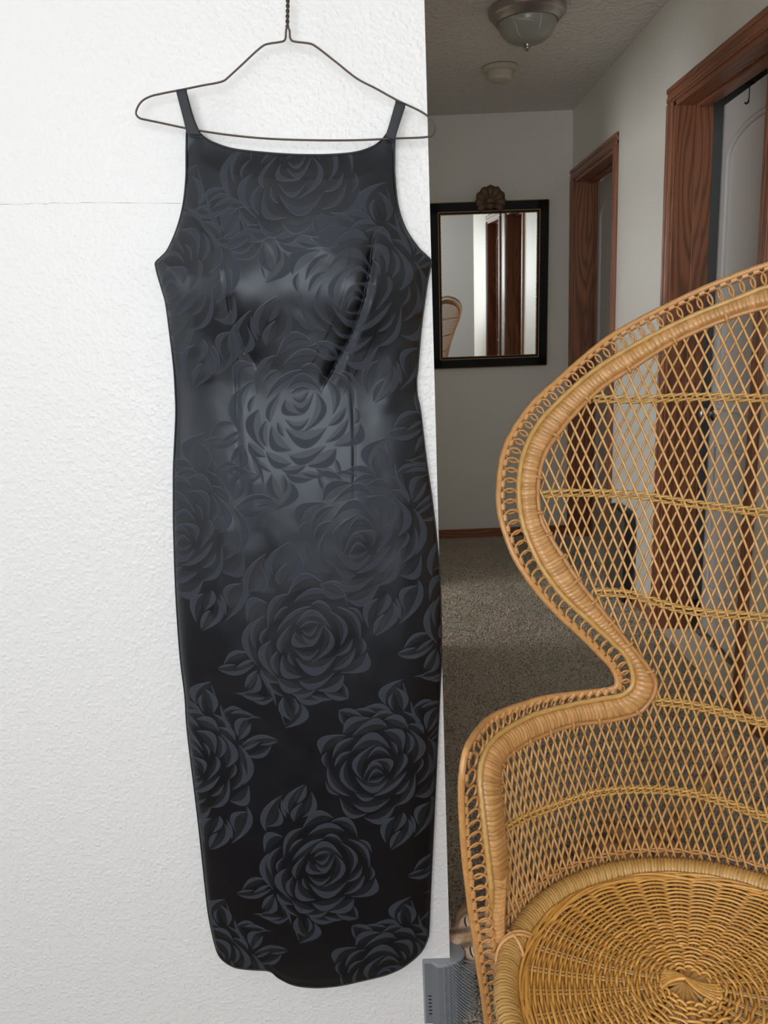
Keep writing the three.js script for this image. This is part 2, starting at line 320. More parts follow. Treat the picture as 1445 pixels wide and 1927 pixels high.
doorway('door_3', 'oak doorway with a brown stained door beside the nearer doorway', D3, XR, { leaf: { dx: -0.02, turn: 0, mat: M.oak } });
{ // casing and jamb of the open doorway in the hall's left wall
  const g = group('door_4'); structure(g, 'open oak doorway in the hall wall behind the dress wall', 'door'); const c = 0.06, x0 = XE - 0.124, x1 = XE + 0.004;
  for (const [z, k] of [[DL[0], -1], [DL[1], 1]]) { put('casing_upright', rbox(XE - 0.001, XE + 0.014, 0, DH, Math.min(z, z + k * c), Math.max(z, z + k * c), 0.003), M.oak, g); put('jamb', rbox(x0, x1, 0, DH, Math.min(z, z - k * 0.018), Math.max(z, z - k * 0.018), 0.002), M.oak, g); }
  put('casing_head', swapUV(rbox(XE - 0.001, XE + 0.014, DH, DH + c, DL[0] - c, DL[1] + c, 0.003)), M.oak, g); put('jamb_head', rbox(x0, x1, DH - 0.018, DH, DL[0] + 0.018, DL[1] - 0.018, 0.002), M.oak, g);
}
// black over-door hook hanging on the near door
{
  const g = group('over_door_hook', [XR + TH + 0.026, 0, -3.0]);
  put('hook_strap', mergeGeometries([rbox(-0.003, 0, 2.0, 2.05, -0.006, 0.006, 0.0008), rbox(-0.003, 0.05, 2.047, 2.05, -0.006, 0.006, 0.0008)]), M.black, g);
  put('hook_tip', tube(spline([V(-0.002, 2.004, 0), V(-0.006, 1.990, 0), V(-0.012, 1.985, 0), V(-0.017, 1.990, 0)], 10), 0.003, 6), M.black, g);
  tag(g, 'small black hook over the top of the nearer white door', 'hook');
}
// slim dark case leaning on the wall between the doorways
{
  const g = group('leaning_case', [XR - 0.02, 0, -3.73]);
  const s = new THREE.Shape(); s.moveTo(-0.145, 0.004); s.lineTo(0.145, 0.004); s.lineTo(0.145, 0.35); s.quadraticCurveTo(0.145, 0.42, 0.075, 0.425); s.lineTo(-0.075, 0.425); s.quadraticCurveTo(-0.145, 0.42, -0.145, 0.35); s.closePath();
  const e = new THREE.ExtrudeGeometry(s, { depth: 0.03, bevelEnabled: true, bevelSize: 0.004, bevelThickness: 0.004, bevelSegments: 2, curveSegments: 10 }); e.rotateY(-Math.PI / 2); e.rotateZ(-0.02); e.translate(0, 0, 0);
  put('shell', e, M.black, g);
  const f = new THREE.ExtrudeGeometry(s, { depth: 0.004, bevelEnabled: false, curveSegments: 10 }); f.scale(0.93, 0.96, 1); f.rotateY(-Math.PI / 2); f.rotateZ(-0.02); f.translate(-0.0335, 0.006, 0);
  put('face_panel', f, M.slab, g).userData.label = 'dull dark brown face';
  tag(g, 'slim dark case with rounded top leaning on the wall between two doorways', 'case');
}

// ---------------------------------------------------------------- ceiling light and smoke detector
{
  const g = group('ceiling_light', [0.605, HC, -3.375]);
  put('mounting_ring', lathe([[0.04, 0], [0.142, 0], [0.146, -0.008], [0.144, -0.024], [0.136, -0.034], [0.130, -0.036], [0.128, -0.044], [0.121, -0.047], [0.119, -0.054], [0.112, -0.056], [0.108, -0.050], [0.10, -0.04]], 64), M.nickel, g).userData.label = 'brushed nickel ring';
  const bowl = [[0.110, -0.052]]; for (let i = 1; i <= 18; i++) { const a = i / 18 * Math.PI / 2; bowl.push([0.110 * Math.cos(a) ** 0.85, -0.052 - 0.078 * Math.sin(a) ** 1.1]); } bowl[18][0] = 0.001;
  put('glass_bowl', lathe(bowl, 64), M.alabaster, g).userData.label = 'unlit alabaster glass bowl';
  const onBowl = (a, t) => { const r = 0.1105 * Math.cos(t) ** 0.85, y = -0.052 - 0.0785 * Math.sin(t) ** 1.1; return V(Math.sin(a) * r, y, Math.cos(a) * r); };
  for (const path of [[[-0.75, 0.05], [-0.55, 0.22], [-0.2, 0.34], [0.1, 0.42]], [[-0.72, 0.1], [-0.6, 0.45], [-0.6, 0.8], [-0.5, 1.1]], [[0.3, 0.03], [0.32, 0.4], [0.35, 0.8]]])
    put('glass_vein', tube(spline(path.map(q => onBowl(...q)), 24), t => 0.0016 * Math.sin(Math.PI * clamp(t, 0.05, 0.95)) + 0.0003, 5, false, 1), M.vein, g);
  put('finial', lathe([[0.001, -0.150], [0.008, -0.149], [0.013, -0.144], [0.014, -0.138], [0.010, -0.133], [0.016, -0.129], [0.012, -0.125], [0.0, -0.125]], 24), M.nickel, g);
  tag(g, 'unlit flush ceiling light with nickel ring and alabaster glass bowl', 'ceiling light');
  const d = group('smoke_detector', [0.605, HC, -4.08]);
  put('base_plate', lathe([[0, 0], [0.079, 0], [0.083, -0.006], [0.082, -0.012], [0.074, -0.022], [0.060, -0.024], [0.058, -0.022], [0, -0.022]], 48), M.cream, d);
  put('cover', lathe([[0.060, -0.02], [0.061, -0.040], [0.057, -0.043], [0.057, -0.046], [0.058, -0.048], [0.054, -0.058], [0.045, -0.062], [0.001, -0.063]], 48), M.cream, d);
  put('test_button', lathe([[0.009, -0.060], [0.009, -0.065], [0.001, -0.0655]], 16).translate(-0.02, 0, 0.018), M.cream, d);
  tag(d, 'round cream smoke detector on the ceiling before the far wall', 'smoke detector');
}

// ---------------------------------------------------------------- mirror with shell crest
{
  const x0 = 0.308, x1 = 0.985, y0 = 1.047, y1 = 1.967, cx = (x0 + x1) / 2, cy = (y0 + y1) / 2, a = (x1 - x0) / 2, b = (y1 - y0) / 2, f = 0.062;
  const g = group('wall_mirror', [cx, y0, ZF + 0.014]); g.rotation.order = 'YXZ'; g.rotation.set(0.030, 0.0033, -0.006);
  const B = 2 * b, rail = (q0, q1, r0, r1, h = 0.022) => rbox(q0, q1, r0, r1, 0, h, 0.004, 2);
  put('frame_rail', rail(-a, a, B - f, B), M.frameBlack, g); put('frame_rail', rail(-a, a, 0, f), M.frameBlack, g);
  put('frame_stile', rail(-a, -a + f, 0, B), M.frameBlack, g); put('frame_stile', rail(a - f, a, 0, B), M.frameBlack, g);
  const rect = (m, z, r, mat, n) => { const L = -a + m, Rr = a - m, Y0 = m, Y1 = B - m; for (const [p, q] of [[V(L, Y0, z), V(Rr, Y0, z)], [V(L, Y1, z), V(Rr, Y1, z)], [V(L, Y0, z), V(L, Y1, z)], [V(Rr, Y0, z), V(Rr, Y1, z)]]) put(n, tube([p, q], r, 8), mat, g).userData.label = 'thin worn gold edge'; };
  rect(0.001, 0.016, 0.0045, M.gold, 'gold_edge'); rect(f - 0.012, 0.021, 0.0035, M.gold, 'gold_edge');
  const bead = new THREE.SphereGeometry(0.0042, 6, 5), beads = [];
  const L = -a + f, Rr = a - f, Y0 = f, Y1 = B - f, step = 0.0125;
  for (let x = L; x <= Rr; x += step) for (const y of [Y0, Y1]) beads.push(bead.clone().translate(x, y, 0.018));
  for (let y = Y0 + step; y < Y1; y += step) for (const x of [L, Rr]) beads.push(bead.clone().translate(x, y, 0.018));
  const bd = put('bead_trim', mergeGeometries(beads), M.gold, g); bd.userData.label = 'row of tiny gold beads'; bd.userData.kind = 'stuff';
  put('mirror_glass', box(L - 0.005, Rr + 0.005, Y0 - 0.005, Y1 + 0.005, 0.006, 0.011), M.mirror, g).userData.label = 'reflecting mirror glass';
  put('back_board', box(-a + 0.01, a - 0.01, 0.01, B - 0.01, -0.004, 0.005), M.frameBlack, g);
  // shell: nine fluted lobes fanned about a scroll
  const sc = onPlane(919, 391, 'z', ZF + 0.03), ox = sc.x - cx, oy = B - 0.022;
  for (let i = 0; i < 9; i++) {
    const ang = lerp(-1.95, 1.95, i / 8), len = 0.096 - 0.016 * (Math.abs(ang) / 1.95) ** 2, w = 0.052;
    const lobe = grid(8, 14, (u, v) => {
      const r = v * len, ww = w * (0.22 + 0.78 * Math.pow(v, 0.8)) * Math.sqrt(clamp(1 - Math.pow(clamp((v - 0.80) / 0.20), 2) * 0.98)) * 0.5, s = (u - 0.5) * 2;
      const z = 0.022 + 0.022 * Math.sin(v * 2.4) + 0.007 * Math.sqrt(clamp(1 - s * s)) * (0.4 + v), dir = V(Math.sin(ang), Math.cos(ang), 0), sd = V(Math.cos(ang), -Math.sin(ang), 0);
      return { p: V(ox, oy + 0.012, z).addScaledVector(dir, r).addScaledVector(sd, s * ww) };
    });
    put('shell_lobe', toCreasedNormals(mergeGeometries([lobe]), 1), M.bronze, g).material = M.bronze;
  }
  const fan = new THREE.SphereGeometry(0.05, 24, 12); fan.scale(1, 1, 0.45); fan.translate(ox, oy + 0.03, 0.016); put('shell_body', fan, M.bronze, g);
  const base = new THREE.SphereGeometry(0.03, 20, 10); base.scale(1.1, 0.7, 0.6); base.translate(ox, oy + 0.0, 0.028); put('shell_scroll', base, M.bronze, g);
  for (const s of [-1, 1]) { const k = new THREE.SphereGeometry(0.009, 12, 8); k.translate(ox + s * 0.026, oy + 0.006, 0.042); put('shell_knob', k, M.bronze, g); }
  const crest = new THREE.Group(); crest.name = 'shell_crest'; crest.userData.label = 'bronze scallop shell ornament'; for (const m of g.children.filter(c => /^shell_/.test(c.name))) crest.add(m); g.add(crest);
  tag(g, 'black and gold framed wall mirror with a bronze shell crest', 'mirror');
}

// ---------------------------------------------------------------- wire hanger
const ZH = -1.192;
{
  const g = group('wire_hanger');
  const px = [[540, 48], [538, 60], [537.5, 70], [535, 76.5], [524, 79.5], [510, 81.5], [498, 84.5], [485, 94], [455, 122], [430, 145], [423, 151], [412, 155], [380, 161], [346, 168], [305, 176], [281.5, 182], [266.5, 191], [258, 204], [256, 214.6], [262, 222], [275, 225.5], [299, 230.5], [359, 243], [423, 253], [487.5, 259.7], [552, 263], [659, 264], [745, 260.5], [801, 258], [812, 255.5], [817, 247], [814, 232], [805, 219], [792, 210], [745, 187.5], [710, 168], [672, 148], [630, 115], [588, 83.7], [580, 81.5], [556, 78.5], [549, 76.5], [545.5, 70], [544.8, 58], [540.5, 48]];
  put('wire_body', tube(spline(px.map(p => onPlane(p[0], p[1], 'z', ZH)), 420), 0.00135, 8), M.wire, g);
  const a = onPlane(540.5, 50, 'z', ZH), b = onPlane(541.5, -6, 'z', ZH), tw = [0, Math.PI];
  for (const ph of tw) { const pts = []; for (let i = 0; i <= 60; i++) { const t = i / 60; pts.push(V(lerp(a.x, b.x, t) + 0.0014 * Math.cos(ph + t * 18), lerp(a.y, b.y, t), ZH + 0.0014 * Math.sin(ph + t * 18))); } put('twisted_neck', tube(pts, 0.0013, 7), M.wire, g); }
  const hk = [V(b.x, b.y, ZH)]; for (let i = 0; i <= 14; i++) { const t = Math.PI * (0.0 + i / 14 * 1.15); hk.push(V(b.x + 0.0005, b.y + 0.03 + 0.020 * Math.sin(t), ZH + 0.019 - 0.019 * Math.cos(t) - 0.02)); }
  put('hook', tube(spline(hk, 50), 0.00135, 8), M.wire, g);
  tag(g, 'bent brown wire clothes hanger carrying the dress', 'hanger');
  const nail = put('wall_nail', mergeGeometries([new THREE.CylinderGeometry(0.002, 0.002, 0.045, 10).rotateX(Math.PI / 2), new THREE.CylinderGeometry(0.005, 0.005, 0.002, 14).rotateX(Math.PI / 2).translate(0, 0, 0.0225)]), M.wire);
  nail.position.set(b.x, b.y + 0.0455, ZW + 0.0205); tag(nail, 'small nail in the white wall above the hanger', 'nail');
}

// ---------------------------------------------------------------- dress
const ZD = -1.206;
{
  const toPlane = (l, z = ZD) => l.map(p => { const q = onPlane(p[0], p[1], 'z', z); return new THREE.Vector2(q.x, q.y); });
  const chain = (l, n) => new THREE.SplineCurve(toPlane(l)).getSpacedPoints(n);
  const NU = 220, NV = 480;
  const left = [[351, 248], [350.5, 290], [350, 335], [344.5, 386], [333, 430], [316, 469], [303, 484], [293, 494], [293.5, 503], [297, 518], [305, 545], [312, 571], [320, 631], [327, 691], [330, 740], [331, 780], [328.5, 840], [326.6, 886], [326.5, 950], [327, 1000], [331, 1116], [338.8, 1232], [348, 1310], [353, 1380], [370.5, 1524], [380, 1610], [391, 1711], [399, 1755], [404, 1776]];
  const right = [[743, 248], [742, 290], [742.5, 330], [748.5, 386], [763, 430], [786, 465], [801, 480], [811, 491], [809, 506], [804, 531], [797, 580], [792, 620], [786, 692], [783.5, 716], [785, 745], [791, 775], [802, 867], [813, 943], [823, 1030], [829, 1116], [830.5, 1232], [827.5, 1300], [824, 1375], [817, 1524], [810, 1674], [807.5, 1735], [806, 1762]];
  const top = [[351, 248], [363, 246], [375, 251], [386, 260], [405, 270], [440, 281], [500, 288], [560, 292], [620, 292], [668, 287.5], [700, 277], [718, 264], [728, 252], [735, 246], [743, 248]];
  const hem = [[404, 1776], [417, 1797], [443, 1811], [480, 1813.5], [510, 1815.5], [529, 1829], [559, 1842], [604, 1845.5], [656, 1838], [700, 1829], [731, 1821], [761, 1808], [791, 1786], [806, 1762]];
  const Lc = chain(left, NV), Rc = chain(right, NV), Tc = chain(top, NU), Bc = chain(hem, NU);
  const P = (i, j) => { const t = i / NU, s = j / NV, q = new THREE.Vector2();
    q.addScaledVector(Tc[i], 1 - s).addScaledVector(Bc[i], s).addScaledVector(Lc[j], 1 - t).addScaledVector(Rc[j], t);
    q.addScaledVector(Tc[0], -(1 - s) * (1 - t)).addScaledVector(Tc[NU], -(1 - s) * t).addScaledVector(Bc[0], -s * (1 - t)).addScaledVector(Bc[NU], -s * t); return q; };
  const segDist = (p, a, b) => { const ab = b.clone().sub(a), t = clamp(p.clone().sub(a).dot(ab) / ab.lengthSq()), d = p.clone().sub(a).addScaledVector(ab, -t), side = ab.x * (p.y - a.y) - ab.y * (p.x - a.x); return [d.length(), side > 0 ? 1 : -1, t]; };
  // seams and folds, traced in the photograph: points, depth, width, and a step between the two sides
  const lines = [
    [[[346, 384], [372, 412], [410, 455], [432, 500], [443, 560], [448, 640]], 0.0020, 0.0028, 0],
    [[[448, 640], [451, 700], [453, 800], [457, 870], [460, 908]], 0.0016, 0.0026, 0],
    [[[748, 388], [725, 415], [704, 442], [698, 462]], 0.0020, 0.0028, 0],
    [[[654, 640], [660, 700], [666, 770], [668, 850], [668, 930]], 0.0014, 0.0026, 0],
    [[[704, 455], [698, 500], [688, 560], [672, 610], [650, 655], [628, 695], [612, 725]], 0.0095, 0.0075, 0.0050],
    [[[408, 380], [415, 430], [425, 480], [432, 540]], -0.0026, 0.012, 0],
    [[[432, 540], [446, 600], [466, 660], [492, 700]], 0.0022, 0.012, -0.001],
    [[[455, 740], [470, 830], [488, 900], [492, 990]], -0.0026, 0.012, 0],
    [[[492, 900], [500, 1000], [505, 1100]], 0.0022, 0.016, 0],
    [[[430, 960], [425, 1050], [420, 1150]], -0.0030, 0.02, 0],
    [[[380, 1300], [420, 1500], [450, 1700]], -0.0030, 0.03, 0],
    [[[760, 1000], [775, 1200], [770, 1500]], -0.0030, 0.03, 0],
    [[[560, 400], [530, 440], [500, 470]], -0.0024, 0.02, 0],
    [[[620, 480], [590, 540], [560, 600]], 0.0024, 0.022, 0],
    [[[353, 236], [375, 247]], 0.001, 0.0015, 0], [[[352, 640], [390, 660], [400, 720]], -0.0022, 0.018, 0], [[[760, 640], [735, 700], [728, 780]], -0.0026, 0.018, 0],
  ].map(([l, d, w, st]) => [toPlane(l), d, w, st]);
  const yOf = py => onPlane(580, py, 'z', ZD).y;
  const ys = [1844, 1700, 1400, 1100, 900, 740, 640, 540, 440, 340, 285, 250].map(yOf), ds = [0.020, 0.028, 0.036, 0.044, 0.042, 0.030, 0.038, 0.052, 0.045, 0.026, 0.012, 0.005];
  const bulge = (i, j, q) => {
    const t = i / NU, s = j / NV, e = Math.abs(t * 2 - 1), edge = Math.pow(clamp(1 - Math.pow(e, 2.6)), 0.62) * Math.min(1, 0.25 + s * 30) * Math.min(1, 0.86 + (1 - s) * 10);
    let z = interp(ys, ds, q.y) * edge;
    // bust: two soft mounds
    const cl = onPlane(455, 560, 'z', ZD), cr = onPlane(675, 560, 'z', ZD);
    for (const c of [cl, cr]) z += 0.012 * Math.exp(-(((q.x - c.x) / 0.055) ** 2 + ((q.y - c.y) / 0.07) ** 2));
    z += edge * (0.0026 * noise.noise(q.x * 14, q.y * 5, 3.1) + 0.0014 * noise.noise(q.x * 26, q.y * 18, 9.7) + 0.0003 * noise.noise(q.x * 60, q.y * 45, 1.7));
    for (const [l, d, w, st] of lines) {
      let best = 9, side = 1, tt = 0, k = 0;
      for (k = 0; k < l.length - 1; k++) { const [dd, sd, t0] = segDist(q, l[k], l[k + 1]); if (dd < best) { best = dd; side = sd; tt = (k + t0) / (l.length - 1); } }
      if (best < w * 4) { const fade = Math.min(1, 6 * tt + 0.15, 6 * (1 - tt) + 0.15); z -= d * fade * Math.exp(-((best / w) ** 2)); if (st) z += st * side * fade * Math.exp(-best / (w * 1.6)); }
    }
    return Math.max(0.001, z);
  };
  // woven rose pattern, drawn from its own traced motif: each stroke = [start, outer bend, end, inner bend]
  const S = [[770, 730, 840, 680, 925, 695, 845, 702], [785, 750, 860, 792, 920, 700, 850, 762], [780, 790, 880, 865, 960, 715, 872, 812], [730, 765, 712, 872, 885, 870, 765, 840], [725, 905, 830, 988, 925, 895, 830, 948], [965, 710, 1055, 862, 865, 1002, 998, 850], [742, 698, 880, 588, 1030, 735, 890, 656], [575, 762, 690, 615, 862, 560, 712, 662], [692, 712, 575, 842, 610, 928, 628, 830], [620, 948, 618, 1112, 782, 1120, 668, 1062], [670, 925, 668, 990, 722, 1030, 692, 975], [728, 970, 890, 1110, 1066, 958, 900, 1030], [1015, 598, 1166, 720, 1105, 878, 1118, 722], [1070, 952, 1176, 922, 1212, 822, 1142, 902], [1050, 1066, 1184, 1022, 1232, 898, 1148, 998], [1115, 1090, 1340, 1066, 1330, 932, 1236, 1044], [1280, 946, 1330, 890, 1290, 822, 1298, 890], [1085, 565, 1252, 648, 1275, 832, 1216, 672], [1180, 572, 1268, 598, 1296, 688, 1242, 618], [930, 400, 1095, 372, 1170, 548, 1078, 424], [668, 466, 785, 302, 948, 365, 812, 370], [720, 526, 890, 415, 1046, 490, 890, 474], [865, 546, 950, 516, 1032, 592, 950, 554], [500, 736, 515, 535, 667, 462, 556, 575], [545, 686, 588, 596, 667, 565, 602, 624], [320, 682, 332, 512, 490, 540, 386, 574], [385, 892, 345, 740, 472, 638, 390, 752], [400, 1032, 272, 850, 362, 688, 350, 872], [445, 866, 426, 798, 492, 738, 452, 812], [566, 1127, 410, 960, 517, 838, 496, 982], [582, 1102, 514, 1010, 577, 918, 560, 1012], [435, 1070, 460, 1154, 577, 1170, 504, 1126], [575, 1135, 650, 1246, 782, 1214, 662, 1190], [760, 1155, 880, 1222, 1058, 1088, 902, 1156], [905, 1230, 1085, 1230, 1136, 1108, 1036, 1176], [700, 1255, 800, 1290, 897, 1225, 790, 1252], [730, 1280, 820, 1346, 957, 1316, 832, 1296], [865, 1275, 940, 1314, 1037, 1301, 950, 1283], [975, 1250, 1070, 1310, 1172, 1296, 1062, 1262], [1130, 1180, 1170, 1230, 1170, 1302, 1142, 1240], [455, 1150, 516, 1234, 622, 1276, 532, 1212], [460, 1120, 536, 1240, 560, 1356, 502, 1240],
    [115, 1040, 188, 934, 322, 940, 208, 974], [60, 1075, 130, 1043, 215, 1040, 140, 1066], [65, 1085, 230, 1120, 376, 1028, 220, 1078], [220, 1060, 298, 1006, 362, 998, 292, 1048], [295, 1215, 320, 1126, 402, 1078, 354, 1164], [325, 1255, 430, 1224, 408, 1103, 362, 1198], [215, 1265, 280, 1262, 342, 1238, 282, 1274], [265, 1275, 370, 1320, 466, 1290, 370, 1282], [370, 1325, 460, 1350, 541, 1288, 460, 1312], [625, 1285, 584, 1392, 690, 1470, 654, 1390], [710, 1290, 754, 1362, 718, 1422, 718, 1350], [635, 1535, 828, 1454, 770, 1338, 736, 1440], [600, 1420, 612, 1462, 635, 1510, 622, 1456], [335, 492, 294, 320, 482, 148, 374, 320], [340, 445, 486, 404, 440, 258, 428, 368], [520, 356, 474, 280, 480, 188, 514, 268], [545, 320, 504, 180, 690, 50, 574, 184], [615, 225, 694, 162, 700, 60, 636, 148], [595, 390, 564, 310, 665, 220, 634, 304], [670, 355, 796, 274, 746, 118, 732, 250]];
  const mp = (x, y) => { const q = onPlane(430 + x / 4.8167, 1470 + y / 4.8182, 'z', -1.165); return [q.x, q.y]; };
  const C0 = mp(860, 765);
  const motif = S.map(s => [0, 2, 4, 6].map(k => { const q = mp(s[k], s[k + 1]); return [q[0] - C0[0], q[1] - C0[1]]; }));
  const cen = (x, y) => { const q = onPlane(x, y, 'z', -1.165); return [q.x, q.y]; };
  const roses = [[608, 1630, 1], [585, 1190, 1], [566, 752, 1], [556, 300, 1], [705, 1461, -1], [671, 1029, -1], [667, 567, -1], [312, 535, -1], [334, 1022, -1], [350, 1468, -1], [724, 1862, -1], [378, 1866, -1], [930, 1160, 1], [922, 735, 1], [938, 1600, 1]];
  const TW = 1024, TH2 = 2048, UX = -0.345, UW = 0.46, VY = 0.155, VH = 1.47;
  const paint = (bg, stroke, line, soft) => {
    const c = document.createElement('canvas'); c.width = TW; c.height = TH2; const x = c.getContext('2d');
    x.fillStyle = bg; x.fillRect(0, 0, TW, TH2);
    const X = q => (q - UX) / UW * TW, Y = q => TH2 - (q - VY) / VH * TH2;
    for (const [px, py, s] of roses) {
      const c0 = cen(px, py);
      for (const m of motif) {
        const [a, o, b, n0] = m.map(q => [X(c0[0] + s * q[0]), Y(c0[1] + s * q[1])]), n = [lerp(n0[0], o[0], 0.26), lerp(n0[1], o[1], 0.26)];
        const ctl = (p) => [2 * p[0] - (a[0] + b[0]) / 2, 2 * p[1] - (a[1] + b[1]) / 2], co = ctl(o), ci = ctl(n);
        const cf = ctl([lerp(n0[0], o[0], -0.55), lerp(n0[1], o[1], -0.55)]);
        x.globalAlpha = 0.2; x.beginPath(); x.moveTo(...a); x.quadraticCurveTo(...co, ...b); x.quadraticCurveTo(...cf, ...a); x.closePath(); x.fillStyle = stroke; x.fill(); x.globalAlpha = 1;
        x.beginPath(); x.moveTo(...a); x.quadraticCurveTo(...co, ...b); x.quadraticCurveTo(...ci, ...a); x.closePath(); x.fillStyle = stroke; x.fill();
        if (line) { x.beginPath(); x.moveTo(...a); x.quadraticCurveTo(...co, ...b); x.lineWidth = 1.6; x.strokeStyle = line; x.stroke(); }
      }
    }
    return c;
  };
  const tex = (c, srgb) => { const t = new THREE.CanvasTexture(c); if (srgb) t.colorSpace = THREE.SRGBColorSpace; t.magFilter = THREE.LinearFilter; t.wrapS = t.wrapT = THREE.ClampToEdgeWrapping; return t; };
  const fabric = phy({ map: tex(paint('rgb(5,6,10)', 'rgb(44,48,55)', 'rgb(53,57,64)'), true), roughnessMap: tex(paint('rgb(0,110,0)', 'rgb(0,220,0)')), bumpMap: tex(paint('rgb(70,70,70)', 'rgb(190,190,190)')), bumpScale: 0.0005, roughness: 1, metalness: 0, ior: 1.55, specularIntensity: 1.0, specularColor: lin(0.84, 0.92, 1.0), sheen: 0.05, sheenRoughness: 0.5, sheenColor: lin(0.5, 0.56, 0.68), side: THREE.DoubleSide });
  const plain = phy({ color: lin(0.0075, 0.0085, 0.012), roughness: 0.55, sheen: 0.15, sheenColor: lin(0.5, 0.56, 0.68), side: THREE.DoubleSide });
  const g = group('dress');
  const front = [], uvF = q => [(q.x - UX) / UW, (q.y - VY) / VH];
  const zBack = ZW + 0.006;
  const gf = grid(NU, NV, (u, v) => { const i = Math.round(u * NU), j = Math.round(v * NV), q = P(i, NV - j); return { p: V(q.x, q.y, zBack + 0.006 + bulge(i, NV - j, q)), uv: uvF(q) }; });
  put('front_panel', gf, fabric, g).userData.label = 'black satin woven with slate grey roses';
  const gb = grid(40, 80, (u, v) => { const i = Math.round(u * 40) * NU / 40, q = P(Math.round(i), Math.round((1 - v) * NV)), k = 0; return { p: V(q.x, q.y, zBack + 0.003), uv: uvF(q) }; });
  put('back_panel', gb, plain, g);
  // thin rolled edges: neckline, armholes and hem
  const p3 = (q, z) => V(q.x, q.y, z);
  const edgeZ = zBack + 0.007;
  put('hem', tube(Bc.map((q, i) => p3(q, zBack + 0.006 + bulge(i, NV, q))), 0.0016, 6), plain, g);
  put('neckline_edge', tube(Tc.map((q, i) => p3(q, zBack + 0.006 + bulge(i, 0, q))), 0.0016, 6), plain, g);
  for (const c of [Lc, Rc]) put('side_seam', tube(c.map((q, j) => p3(q, edgeZ + 0.001)), 0.0013, 6), plain, g);
  // straps: flat bands over the hanger wire and down behind
  for (const [fo, fi, tb] of [[[[331, 172], [339, 202], [346, 228], [351.5, 252]], [[349, 170], [357, 203], [365, 228], [377, 254]], 0], [[[744, 192], [737, 217], [731, 238], [725, 256]], [[763, 198], [754, 224], [747, 246], [742, 264]], 1]]) {
    const A = new THREE.SplineCurve(toPlane(fo, ZH + 0.005)).getSpacedPoints(12), Bq = new THREE.SplineCurve(toPlane(fi, ZH + 0.005)).getSpacedPoints(12), path = [];
    for (let k = 12; k >= 0; k--) { const t = k / 12; path.push([p3(A[k], ZH + 0.004 + 0.003 * t), p3(Bq[k], ZH + 0.004 + 0.003 * t)]); }
    const topA = path[12][0], topB = path[12][1];
    for (let k = 1; k <= 6; k++) { const a = Math.PI * k / 7; for (const q of [0]) path.push([V(topA.x, topA.y + 0.0028 * Math.sin(a), ZH + 0.004 * Math.cos(a)), V(topB.x, topB.y + 0.0028 * Math.sin(a), ZH + 0.004 * Math.cos(a))]); }
    for (let k = 0; k <= 12; k++) { const t = k / 12, z = ZH - 0.004 - 0.008 * t; path.push([p3(A[k], z), p3(Bq[k], z)]); }
    const n = path.length - 1, nn = (u, v) => { const [a, b] = path[Math.round(v * n)]; return a.clone().lerp(b, u); };
    const th = 0.0014, gg = [];
    for (const s of [1, -1]) gg.push(grid(6, n, (u, v) => { const q = nn(s > 0 ? u : 1 - u, v), k = Math.round(v * n), d = k <= 12 ? 1 : k >= n - 12 ? -1 : Math.cos(Math.PI * (k - 12) / 7); q.z += s * th * 0.5 * d * (1 - 0.6 * (2 * u - 1) ** 4); q.y += s * th * 0.5 * Math.sqrt(Math.max(0, 1 - d * d)); return { p: q }; }));
    put('strap', mergeGeometries(gg), plain, g);
  }
  tag(g, 'long sleeveless black satin dress with woven rose pattern on a hanger', 'dress');
}
console.log('dress done');

